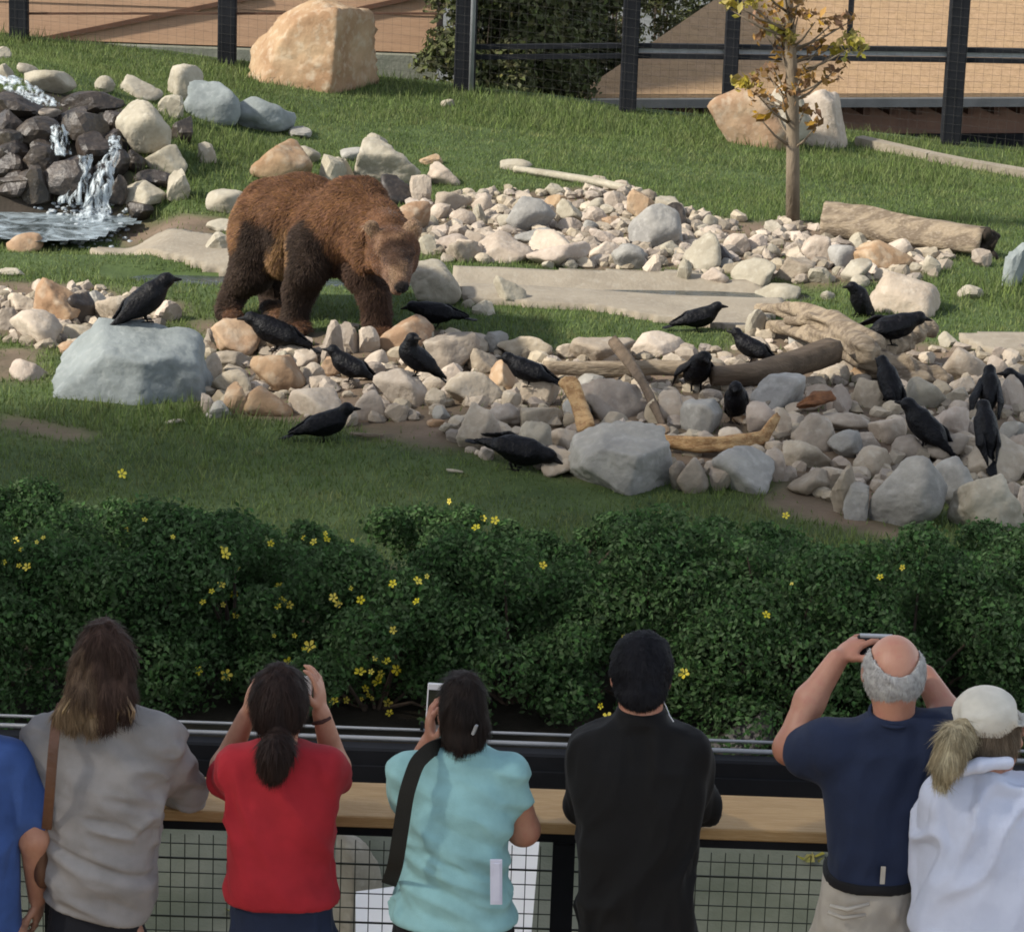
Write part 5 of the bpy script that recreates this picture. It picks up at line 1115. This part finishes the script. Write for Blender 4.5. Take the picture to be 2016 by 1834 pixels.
# 2 woman in grey top leaning on the rail
def grey():
    Y = 9.18; t = thing("person", base(190, 1700, Y), "woman in a grey long sleeved top with blond tipped brown hair, leaning on the rail", "person", "visitors watching at the rail"); x = t.location.x
    B = SDF(); head(B, W(208, 1305, Y+.03), (.1, 1, -.1)); B.cap(W(205, 1370, Y), W(205, 1410, Y), .055, .062, k=.03)
    B.loft(rows(Y, [(1420, 110, 290, .06), (1520, 80, 310, .09), (1760, 100, 280, .11)], -.03), k=.03)
    sR, eR, wR = W(318, 1455, Y), W(372, 1555, Y+.17), W(322, 1570, Y+.42); B.chain([sR, eR, wR], [.052, .045, .03], k=.02); hand(B, wR, (-.8, .5, 0), (0, 0, -1), -1, .3)
    sL, eL, wL = W(85, 1460, Y), W(72, 1580, Y+.12), W(150, 1560, Y+.40); B.chain([sL, eL, wL], [.052, .045, .03], k=.02); hand(B, wL, (.8, .5, 0), (0, 0, -1), 1, .3)
    legs_skin(B, x, Y, DECK+.85); V, F, _ = B.build(.0075); link("body", mkmesh("body", V, F), M_skin, t)
    S_ = SDF(); S_.loft(rows(Y, [(1384, 170, 262, .035), (1396, 110, 300, .045), (1416, 78, 322, .065), (1450, 62, 334, .09), (1500, 60, 334, .115), (1560, 74, 330, .125), (1640, 88, 318, .13), (1700, 92, 306, .135), (1760, 86, 304, .135), (1785, 84, 290, .13)]), k=.02)
    S_.chain([sR, eR, wR+(eR-wR)*.25], [.074, .066, .05], k=.04); S_.chain([sL, eL, wL+(eL-wL)*.25], [.072, .064, .05], k=.04)
    def ex(V, N):   # hem slants down to the right and a cross crease where the bag pulls
        zt = V[:, 2]; low = np.clip((np.array(W(0, 1700, Y))[2]-zt)/.15, 0, 1); V = V.copy(); V[:, 2] -= low*(V[:, 0]-x)*.28
        q = V[:, 2]+.36*(V[:, 0]-x); z0 = W(190, 1668, Y)[2]; back = V[:, 1] < Y
        V = V+N*(-.016*np.exp(-((q-z0)/.013)**2)*back)[:, None]+N*(.010*np.exp(-((q-z0+.035)/.02)**2)*back)[:, None]
        return V
    cloth_mesh("top", S_, cloth("grey_jersey", (.27, .255, .245)), t, (1, 0, -.45), 8, .014, 11, extra=ex)
    Hh = SDF(); c1, c2, c3 = (.046, .027, .020), (.040, .023, .017), (.20, .142, .085)
    Hh.ell(W(205, 1290, Y+.015), (.076, .104, .112), k=.03, c=c1)
    for i, (a, b_, c_, r1, r2, cc) in enumerate([((190, 1290), (165, 1360), (142, 1412), .06, .04, c3), ((180, 1300), (152, 1380), (122, 1404), .05, .03, c3), ((205, 1300), (195, 1370), (180, 1418), .06, .035, c3), ((220, 1300), (222, 1370), (216, 1408), .06, .04, c2), ((230, 1290), (240, 1360), (246, 1400), .05, .028, c2), ((215, 1290), (210, 1370), (205, 1412), .065, .04, c2)]):
        p, q, r_ = W(*a, Y-.02), W(*b_, Y-.075), W(*c_, Y-.10); Hh.cap(p, q, r1, (r1+r2)/2, k=.02, c=c1 if cc is not c3 else (.085, .056, .036)); Hh.cap(q, r_, (r1+r2)/2, r2*.7, k=.012, c=cc)
    Hh.ell(W(215, 1310, Y+.13), (.062, .07, .09), op='cut')
    hair_mesh(Hh, hairmat("hair_ombre", True), t, .007, 5, .0075)
    # loose ends of hair
    r = np.random.default_rng(2); b = MB()
    for k in range(46):
        px = r.uniform(122, 268); b.tube([W(px+(200-px)*.25, 1370, Y-.115), W(px, 1400, Y-.125), W(px+r.uniform(-6, 4), 1418+r.uniform(-8, 10), Y-.12)], [.004, .003, .0012], 4)
    b.build("hair_tips", mat("hair_blond", (.24, .17, .10), (.12, .08, .05), None, 30, .5, island=.4), t, kind="stuff")
    pants("trousers", [(1760, 92, 286, .12), (1860, 90, 290, .13), (1930, 95, 285, .12)], Y, cloth("black_trousers_a", (.012, .013, .018)), t, x); shoes(t, x, Y, SH)
    g = SDF(); Yb = Y-.135
    rb = ribbon([W(122, 1386, Y-.03), W(112, 1412, Y-.09), W(105, 1470, Yb-.01), W(98, 1560, Yb-.02), W(92, 1630, Yb+.03)], .03)
    bt = thing("shoulder_bag", base(85, 1700, Y), "brown leather shoulder bag hanging on the back of the woman in grey", "bag"); ml = mat("brown_leather", (.12, .055, .03), (.085, .04, .022), None, 12, .5, .2, 60, spec=.4)
    rb.build("strap", ml, bt)
    g = SDF(); g.chain([W(88, 1590, Y-.03), W(86, 1700, Y-.02)], [.065, .075], k=.03, flat=((1, 0, 0), .42)); V, F, _ = g.build(.009); link("pouch", mkmesh("pouch", V, F), ml, bt)
grey()

# 3 woman in red
def red():
    Y = 9.15; t = thing("person", base(555, 1700, Y), "woman in a red t-shirt with a dark ponytail holding up a phone", "person", "visitors watching at the rail"); x = t.location.x
    B = SDF(); head(B, W(550, 1385, Y+.04), (0, 1, -.1)); B.cap(W(552, 1440, Y), W(552, 1480, Y), .05, .052, k=.03)
    B.loft(rows(Y, [(1490, 455, 655, .06), (1580, 450, 660, .09), (1760, 450, 665, .11)], -.03), k=.03)
    sR, eR, wR = W(640, 1510, Y), W(662, 1510, Y+.22), W(632, 1402, Y+.17); B.chain([sR, eR, wR], [.05, .043, .028], k=.02); hand(B, wR, W(626, 1322, Y+.20)-wR, (-1, .25, .1), -1, .42, .98)
    sL, eL, wL = W(460, 1510, Y), W(442, 1508, Y+.22), W(486, 1408, Y+.18); B.chain([sL, eL, wL], [.05, .043, .028], k=.02); hand(B, wL, W(500, 1335, Y+.2)-wL, (1, .1, .1), 1, .38, .98)
    legs_skin(B, x, Y, DECK+.85); V, F, _ = B.build(.0075); link("body", mkmesh("body", V, F), M_skin, t)
    S_ = SDF(); S_.loft(rows(Y, [(1460, 506, 600, .062), (1470, 470, 636, .062), (1486, 442, 656, .072), (1520, 432, 664, .095), (1570, 438, 664, .112), (1620, 444, 660, .12), (1680, 446, 656, .12), (1730, 442, 664, .125), (1768, 440, 672, .125)]), k=.02)
    S_.cap(W(640, 1510, Y), W(652, 1535, Y+.09), .064, .062, k=.03); S_.cap(W(458, 1510, Y), W(446, 1535, Y+.09), .064, .062, k=.03)
    cloth_mesh("shirt", S_, cloth("red_cotton", (.35, .018, .027)), t, (-.5, 0, 1), 7, .011, 21)
    Hh = SDF(); c = (.028, .017, .014); Hh.ell(W(550, 1378, Y+.015), (.086, .106, .113), k=.03); Hh.ell(W(548, 1452, Y-.075), (.03, .03, .03), k=.02)
    Hh.chain([W(548, 1450, Y-.09), W(543, 1475, Y-.13), W(538, 1500, Y-.135), W(530, 1520, Y-.125)], [.03, .048, .042, .012], k=.02)
    Hh.ell(W(550, 1400, Y+.14), (.066, .07, .10), op='cut'); hair_mesh(Hh, hairmat("hair_dark_brown", c=(.026, .015, .012), c2=(.014, .009, .008)), t, .005, 7)
    b = MB(); c0 = W(634, 1418, Y+.18)
    b.tube([W(616, 1424, Y+.15), W(634, 1421, Y+.135), W(650, 1412, Y+.16)], .006, 6); b.build("wristband", mat("dark_band", (.06, .025, .02)), t, smooth=True)
    pants("trousers", [(1752, 448, 664, .12), (1850, 444, 672, .13), (1930, 450, 665, .12)], Y, cloth("navy_trousers", (.014, .022, .05)), t, x); shoes(t, x, Y, SH)
    ph = MB(); c0 = W(614, 1350, Y+.185); ph.box(c0-np.array([.070, 0, 0]), (.145, .012, .07), M=Matrix.Rotation(R(4), 3, 'Y')); o = ph.build("phone", M_white, bevel=.003); tag(o, "white phone held up in front of the face of the woman in red", "phone")
red()

# 4 woman in turquoise
def teal():
    Y = 9.13; t = thing("person", base(905, 1700, Y), "woman in a turquoise t-shirt with short dark hair holding a white phone", "person", "visitors watching at the rail"); x = t.location.x
    B = SDF(); head(B, W(911, 1400, Y+.04), (-.15, 1, -.1), hw=.062); B.cap(W(912, 1450, Y), W(908, 1490, Y), .058, .058, k=.03)
    B.loft(rows(Y, [(1490, 810, 995, .06), (1580, 800, 1000, .10), (1760, 800, 1000, .12)], -.03), k=.03)
    sR, eR, wR = W(1005, 1520, Y), W(1030, 1632, Y+.08), W(1000, 1590, Y+.34); B.chain([sR, eR, wR], [.042, .05, .034], k=.02); hand(B, wR, (-.7, .6, .05), (0, 0, -1), -1, .3)
    sL, eL, wL = W(800, 1520, Y), W(808, 1548, Y+.20), W(848, 1462, Y+.16); B.chain([sL, eL, wL], [.06, .05, .034], k=.02); hand(B, wL, W(846, 1385, Y+.15)-wL, (1, .1, .15), 1, .45, 1.0)
    legs_skin(B, x, Y, DECK+.85); V, F, _ = B.build(.0075); link("body", mkmesh("body", V, F), M_skin2, t)
    S_ = SDF(); S_.loft(rows(Y, [(1467, 866, 952, .068), (1476, 838, 975, .068), (1494, 812, 1000, .078), (1530, 792, 1012, .10), (1590, 784, 1016, .125), (1660, 786, 1002, .135), (1720, 780, 1002, .14), (1770, 770, 1014, .145), (1806, 762, 1024, .145)]), k=.02)
    S_.cap(sR, W(1014, 1575, Y+.02), .066, .060, k=.03); S_.cap(sL, W(800, 1572, Y+.05), .066, .058, k=.03)
    def ex(V, N):
        q = np.exp(-((V[:, 2]-W(900, 1690, Y)[2])/.20)**2); back = (V[:, 1] < Y+.02); n = 0
        u = V[:, 2]+.42*(V[:, 0]-x)+.02*vnoise(V, 6, 3); n = np.abs(((u*9.5) % 1)-.5)*2
        return V+N*(.022*(n-.5)*q*back)[:, None]
    cloth_mesh("shirt", S_, cloth("turquoise_cotton", (.26, .47, .48)), t, (1, 0, -.45), 8, .012, 31, extra=ex)
    collar(t, W(909, 1466, Y), .070, .068, bpy.data.materials["turquoise_cotton"])
    Hh = SDF(); Hh.ell(W(912, 1388, Y+.01), (.068, .098, .105), k=.03); Hh.ell(W(912, 1440, Y-.03), (.058, .06, .05), k=.03); Hh.ell(W(948, 1425, Y-.03), (.02, .03, .04), k=.02)
    Hh.ell(W(905, 1410, Y+.13), (.062, .07, .10), op='cut'); hair_mesh(Hh, hairmat("hair_dark", c=(.022, .015, .012), c2=(.012, .009, .008)), t, .006, 9)
    b = MB(); p = W(934, 1436, Y-.10); b.bar(p+np.array([-.004, 0, -.014]), p+np.array([.006, -.004, .016]), .012, .008); b.build("hair_clip", M_pipe, t)
    pants("trousers", [(1780, 768, 1016, .135), (1860, 764, 1024, .14), (1930, 770, 1015, .13)], Y, cloth("black_trousers_b", (.010, .011, .014)), t, x); shoes(t, x, Y, SH)
    ph = thing("phone", W(858, 1390, Y+.19), "large phone in a white frame beside the head of the woman in turquoise", "phone"); a = W(862, 1390, Y+.19); Mp = Matrix.Rotation(R(2), 3, 'Y')
    b = MB(); b.box(a, (.070, .010, .150), M=Mp); b.build("case", M_white, ph, bevel=.003)
    b = MB(); b.box(a-np.array([0, .0062, .001]), (.062, .002, .112), M=Mp); b.build("screen", mat("phone_screen", (.03, .04, .025), (.02, .02, .02), None, 20, .2, spec=.5), ph)
    g = SDF(); Yb = Y-.13
    rb = ribbon([W(872, 1466, Y-.0), W(848, 1474, Y-.075), W(820, 1500, Y-.12), W(800, 1560, Yb-.02), W(788, 1640, Yb-.035), W(778, 1705, Yb-.03), W(766, 1738, Y-.02)], .047)
    o = rb.build("bag_strap", cloth("black_webbing", (.014, .013, .010))); tag(o, "wide black bag strap across the back of the turquoise shirt", "strap")
    b = MB(); c0 = W(977, 1735, Y-.16); b.box(c0, (.036, .008, .145), M=Matrix.Rotation(R(-2), 3, 'Y')); b.box(c0-np.array([-.002, .0052, 0]), (.02, .003, .125), M=Matrix.Rotation(R(-2), 3, 'Y'))
    o = b.build("folded_map", mat("pale_paper", (.55, .56, .66), (.48, .48, .58), None, 12, .7), bevel=.001); tag(o, "folded pale paper sticking out at the hip of the turquoise shirt", "paper")
teal()

# 5 man in black
def black():
    Y = 9.17; t = thing("person", base(1255, 1700, Y), "man with black hair in a black jacket leaning on the rail", "person", "visitors watching at the rail"); x = t.location.x
    B = SDF(); head(B, W(1262, 1328, Y+.04), (0, 1, -.15), hw=.078); B.cap(W(1262, 1380, Y), W(1262, 1410, Y), .062, .068, k=.03)
    B.loft(rows(Y, [(1430, 1160, 1365, .06), (1560, 1140, 1375, .10), (1800, 1150, 1365, .12)], -.03), k=.03)
    sR, eR, wR = W(1360, 1475, Y), W(1378, 1585, Y+.14), W(1330, 1570, Y+.38); B.chain([sR, eR, wR], [.044, .034, .03], k=.02); hand(B, wR, (-.8, .5, 0), (0, 0, -1), -1, .3)
    sL, eL, wL = W(1160, 1475, Y), W(1150, 1585, Y+.14), W(1190, 1570, Y+.38); B.chain([sL, eL, wL], [.044, .034, .03], k=.02); hand(B, wL, (.8, .5, 0), (0, 0, -1), 1, .3)
    legs_skin(B, x, Y, DECK+.85); V, F, _ = B.build(.0075); link("body", mkmesh("body", V, F), M_skin2, t)
    S_ = SDF(); S_.loft(rows(Y, [(1392, 1215, 1310, .07), (1412, 1208, 1318, .08), (1428, 1158, 1362, .075), (1452, 1128, 1388, .09), (1500, 1116, 1398, .115), (1560, 1120, 1396, .13), (1640, 1130, 1380, .135), (1720, 1130, 1372, .135), (1800, 1130, 1376, .135), (1870, 1130, 1378, .135)]), k=.015)
    S_.chain([W(1360, 1475, Y), W(1378, 1585, Y+.14), wR+(eR-wR)*.2], [.066, .060, .05], k=.03); S_.chain([W(1160, 1475, Y), W(1150, 1585, Y+.14), wL+(eL-wL)*.2], [.066, .060, .05], k=.03)
    cloth_mesh("jacket", S_, cloth("black_fleece", (.0045, .0045, .005)), t, (.3, 0, 1), 7, .012, 41)
    Hh = SDF(); Hh.ell(W(1264, 1312, Y+.02), (.093, .108, .108), k=.03); Hh.ell(W(1262, 1362, Y-.03), (.07, .07, .05), k=.03); Hh.ell(W(1264, 1335, Y+.15), (.072, .075, .10), op='cut')
    V, F, _ = Hh.build(.008); N = vnormals(V, F); V = V+N*(.006*vnoise(V, 26, 5)+.003*vnoise(V, 70, 6))[:, None]; mh = hairmat("hair_black", c=(.010, .010, .013), c2=(.006, .006, .008)); link("hair", mkmesh("hair", V, F), mh, t); strands("hair_strands", V, F, vnormals(V, F), None, mh, t, 12000, (.1, 0, -1), (.010, .026), .22, .004, 77, .4)
    b = MB(); b.tube([W(1302, 1372, Y+.03), W(1312, 1392, Y-.0), W(1318, 1408, Y-.03), W(1326, 1420, Y-.045)], .0018, 5); b.build("earphone_cord", M_white, t, smooth=True)
    pants("trousers", [(1850, 1135, 1375, .13), (1930, 1140, 1370, .13)], Y, cloth("black_trousers_c", (.012, .012, .014)), t, x); shoes(t, x, Y, SH)
black()

# 6 bald man with raised camera
def bald():
    Y = 9.12; t = thing("person", base(1715, 1700, Y), "bald man with white hair fringe in a navy t-shirt raising a camera", "person", "visitors watching at the rail"); x = t.location.x
    B = SDF(); hc = W(1760, 1318, Y+.03); q, M = head(B, hc, (0, 1, -.05), hw=.084, hd=.10, hh=.105); B.cap(W(1760, 1370, Y), W(1760, 1420, Y), .064, .062, k=.03)
    B.loft(rows(Y, [(1440, 1630, 1830, .07), (1560, 1630, 1810, .10), (1720, 1630, 1800, .12)], -.03), k=.03)
    sL, eL, wL = W(1630, 1468, Y), W(1556, 1472, Y+.10), W(1648, 1298, Y+.20); B.chain([sL, eL, (eL+wL)/2+np.array([-.012, 0, .01]), wL], [.062, .050, .046, .033], k=.025); hand(B, wL, W(1695, 1258, Y+.25)-wL, (.6, .3, -.8), 1, .42, 1.05)
    sR, eR, wR = W(1838, 1450, Y), W(1868, 1412, Y+.12), W(1822, 1330, Y+.22); B.chain([sR, eR, wR], [.062, .052, .034], k=.025); hand(B, wR, W(1775, 1262, Y+.26)-wR, (-.6, .3, -.8), -1, .45, 1.05)
    legs_skin(B, x, Y, DECK+.85); V, F, _ = B.build(.0075); link("body", mkmesh("body", V, F), M_skin2, t)
    S_ = SDF(); S_.loft(rows(Y, [(1403, 1714, 1806, .074), (1416, 1690, 1830, .074), (1432, 1634, 1862, .075), (1470, 1618, 1868, .105), (1530, 1614, 1840, .125), (1600, 1618, 1822, .135), (1670, 1620, 1812, .14), (1716, 1628, 1804, .14)]), k=.02)
    S_.cap(sL, W(1588, 1480, Y+.06), .088, .082, k=.05); S_.cap(sR, W(1862, 1440, Y+.06), .085, .08, k=.05)
    cloth_mesh("shirt", S_, cloth("navy_cotton", (.013, .021, .050)), t, (.2, 0, 1), 6, .010, 51)
    collar(t, W(1760, 1403, Y), .072, .074, bpy.data.materials["navy_cotton"])
    Hh = SDF(); Hh.ell(hc+np.array([0, -.006, -.004]), (.094, .108, .108), k=.02); Hh.ell(W(1762, 1300, Y+.02)+np.array([0, .0, .045]), (.074, .13, .095), op='cut'); Hh.ell(W(1762, 1300, Y-.07)+np.array([0, 0, .04]), (.052, .08, .075), op='cut'); Hh.ell(hc+np.array([0, .12, -.02]), (.2, .10, .3), op='cut'); Hh.ell(hc+np.array([0, -.02, -.175]), (.15, .2, .07), op='cut')
    V, F, _ = Hh.build(.007); N = vnormals(V, F); V = V+N*(.003*vnoise(V, 60, 5))[:, None]; mh = mat("hair_white", (.44, .43, .41), (.30, .29, .28), None, 60, .7, .6, 160, bdist=.004); link("hair", mkmesh("hair", V, F), mh, t); strands("hair_strands", V, F, vnormals(V, F), None, mh, t, 9000, (0, -.2, -1), (.008, .02), .3, .003, 78, .4)
    mk = cloth("khaki", (.40, .37, .32)); pants("shorts", [(1712, 1622, 1806, .13), (1740, 1616, 1806, .135), (1850, 1596, 1812, .14), (1930, 1600, 1812, .13)], Y, mk, t, x, shorts=True, fold=.011)
    A = SDF(); A.loft(rows(Y, [(1708, 1620, 1810, .145), (1728, 1620, 1808, .146)]), k=.005); V, F, _ = A.build(.008); link("belt", mkmesh("belt", V, F), cloth("black_belt", (.008, .008, .009)), t)
    for px, w_ in ((1700, .012),):
        b = MB(); p = W(1718+20, 1722, Y-.152); b.box(p, (.014, .006, .055)); b.build("belt_loop", mk, t)
    b = MB(); P = [W(1634, 1782, Y-.15), W(1668, 1790, Y-.155), W(1712, 1778, Y-.155)]; b.tube(P, [.006, .008, .006], 6); P = [W(1630, 1795, Y-.148), W(1660, 1806, Y-.153), W(1705, 1800, Y-.153)]; b.tube(P, [.006, .008, .006], 6); b.build("pocket_flap", mk, t, smooth=True)
    shoes(t, x, Y, SH)
    c_ = thing("camera", W(1720, 1270, Y+.26), "small dark camera held up over the bald man's head", "camera"); a = W(1724, 1271, Y+.25)
    b = MB(); b.box(a, (.115, .03, .062)); b.build("body", M_steel, c_, bevel=.005)
    b = MB(); b.box(a+np.array([0, -.001, .033]), (.10, .022, .006)); b.build("top_plate", M_pipe, c_)
    S2 = SDF(); S2.cap(a+np.array([.01, .015, -.002]), a+np.array([.01, .055, -.006]), .026, .024, k=.004); V, F, _ = S2.build(.006); link("lens", mkmesh("lens", V, F), M_steel, c_)
    b = MB(); p = W(1816, 1352, Y+.20); b.box(p, (.03, .02, .024), M=Matrix.Rotation(R(35), 3, 'Y')); o = b.build("wristwatch", M_steel, t, bevel=.003)
bald()

# 7 woman with white cap
def cap():
    Y = 8.95; t = thing("person", base(1945, 1700, Y), "person in a white sun cap and loose white shirt at the right edge", "person", "visitors watching at the rail"); x = t.location.x
    f = (1, .55, -.1); B = SDF(); hc = W(1950, 1445, Y+.03); q, M = head(B, hc, f, ears=True); B.cap(W(1940, 1480, Y), W(1935, 1530, Y), .054, .054, k=.03)
    B.loft(rows(Y, [(1540, 1850, 2020, .06), (1640, 1840, 2040, .10), (1800, 1830, 2050, .12)], -.03), k=.03)
    sL, eL, wL = W(1850, 1570, Y), W(1836, 1700, Y+.10), W(1920, 1680, Y+.3); B.chain([sL, eL, wL], [.05, .043, .03], k=.02); hand(B, wL, (.7, .6, 0), (0, 0, -1), 1, .3)
    sR, eR, wR = W(2030, 1570, Y), W(2070, 1690, Y+.10), W(2010, 1670, Y+.3); B.chain([sR, eR, wR], [.05, .043, .03], k=.02); hand(B, wR, (-.7, .6, 0), (0, 0, -1), -1, .3)
    legs_skin(B, x, Y, DECK+.85); V, F, _ = B.build(.0075); link("body", mkmesh("body", V, F), M_skin2, t)
    S_ = SDF(); S_.loft(rows(Y, [(1508, 1890, 1985, .06), (1520, 1846, 2010, .07), (1545, 1834, 2040, .09), (1600, 1826, 2070, .12), (1680, 1816, 2088, .135), (1760, 1800, 2090, .15), (1815, 1786, 2090, .16), (1832, 1784, 2092, .16)]), k=.02)
    S_.cap(sL, eL+np.array([0, -.02, -.02]), .07, .07, k=.05); S_.cap(sR, eR, .075, .075, k=.05)
    S_.chain([W(1838, 1528, Y-.05), W(1880, 1520, Y-.10), W(1930, 1508, Y-.10), W(1985, 1500, Y-.07)], [.022, .026, .026, .02], k=.015)
    cloth_mesh("shirt", S_, cloth("white_linen", (.53, .57, .69), (.48, .52, .64)), t, (.55, 0, 1), 6, .015, 61)
    Hh = SDF(); Hh.ell(hc+np.array([-.01, -.01, .005]), (.088, .10, .10), M, k=.03, c=(.13, .10, .07)); Hh.chain([W(1898, 1432, Y-.05), W(1878, 1455, Y-.085), W(1868, 1490, Y-.10), W(1858, 1520, Y-.10)], [.03, .042, .042, .03], k=.02, c=(.36, .31, .20))
    Hh.ell(hc+np.array(unit(f))*.12+np.array([0, 0, -.03]), (.085, .075, .10), op='cut'); hair_mesh(Hh, hairmat("hair_sandy", True), t, .005, 12)
    C_ = SDF(); fu = unit((1, .06, 0)); cc = W(1942, 1408, Y+.02); C_.ell(cc, (.102, .105, .088), k=.02); C_.ell(cc+np.array([0, 0, -.125]), (.2, .2, .06), op='cut')
    C_.cap(cc+fu*.085+np.array([0, 0, -.008]), cc+fu*.165+np.array([0, 0, -.015]), .068, .05, k=.015, flat=((-.15, -.08, 1), .12))
    V, F, _ = C_.build(.0085, 1); V = folds(V, vnormals(V, F), (1, .3, .3), 16, .007, 71); link("cap", mkmesh("cap", V, F), cloth("cap_cotton", (.52, .50, .44)), t)
    pants("trousers", [(1815, 1822, 2080, .14), (1870, 1815, 2085, .14), (1930, 1820, 2080, .13)], Y, cloth("blue_shorts", (.04, .06, .22)), t, x); shoes(t, x, Y, SH)
cap()
# ------------------------------------------------------------------ labels for the stones: look first, then what they lie beside
LAND = [("the bear", 620, 520), ("the big blue-grey boulder", 260, 710), ("the huge tan block", 610, 100), ("the left waterfall", 60, 330), ("the right waterfall", 205, 370), ("the splash pool", 150, 450), ("the egg shaped boulder", 283, 250), ("the pair of blue-grey boulders", 480, 210),
 ("the young tree trunk", 1562, 400), ("the hollow log", 1780, 460), ("the driftwood stump", 1650, 660), ("the short orange branch", 1135, 795), ("the curved orange branch", 1420, 868), ("the smooth grey boulder", 1220, 905), ("the speckled round boulder", 1785, 970), ("the pale slanted boulder", 1945, 980),
 ("the concrete stream bank", 1200, 580), ("the lone lawn raven", 630, 830), ("the pale pole", 1140, 350), ("the white rounded boulder", 1385, 490), ("the round grey boulder", 1290, 440), ("the pinkish boulder", 1775, 580), ("the brown stick", 1260, 750), ("the stooping raven", 1015, 890), ("the hunched raven", 820, 690), ("the boulder at the bear's nose", 850, 560), ("the bear's hump boulder", 765, 330),
 ("the straight pale pole", 1200, 725), ("the dark log", 1500, 725), ("the leaning raven", 1745, 740), ("the raven tail at right", 1840, 840), ("the paired ravens", 1940, 790), ("the upright raven", 1685, 575), ("the bear's front foot", 745, 650), ("the pool edge slab", 330, 500), ("the stump's right end", 1850, 740)]
TN = {'b': 'beige', 'p': 'pinkish', 'g': 'grey', 'w': 'pale', 'd': 'dark', 'o': 'tan', 'u': 'blue-grey'}
def describe():
    keys = {}
    for s in STONES:
        o, x, y, wd, h, tone, kind, lab, cat, grp = s; o["category"] = cat; o["group"] = grp
        if lab: o["label"] = lab; o["group"] = "large boulders"; continue
        sz = "small" if wd < 44 else ("medium" if wd < 75 else "large"); sh = "flat" if wd/h > 1.75 else ("upright" if h/wd > 1.15 else ("rounded" if kind == 'r' else "angular"))
        ld = sorted(LAND, key=lambda l: math.hypot(l[1]-x, (l[2]-y)*1.3))[0]; dx, dy = x-ld[1], y-ld[2]
        rel = ("right of" if dx > 0 else "left of") if abs(dx) > 1.2*abs(dy) else ("below" if dy > 0 else "above")
        keys.setdefault((sz, TN[tone], sh, rel, ld[0]), []).append(s)
    OR = ["leftmost", "second from left", "third from left", "fourth from left", "fifth from left", "sixth from left", "seventh from left", "eighth from left", "ninth from left", "tenth from left", "eleventh from left", "twelfth from left"]
    for (sz, tn, sh, rel, ld), L_ in keys.items():
        if len(L_) == 1: L_[0][0]["label"] = f"{sz} {tn} {sh} stone {rel} {ld}"; continue
        for i, s in enumerate(sorted(L_, key=lambda s: s[1])):
            od = OR[i] if i < len(L_)-1 or i == 0 else "rightmost"
            s[0]["label"] = f"{od} of {len(L_)} {sz} {tn} {sh} stones {rel} {ld}"
describe()
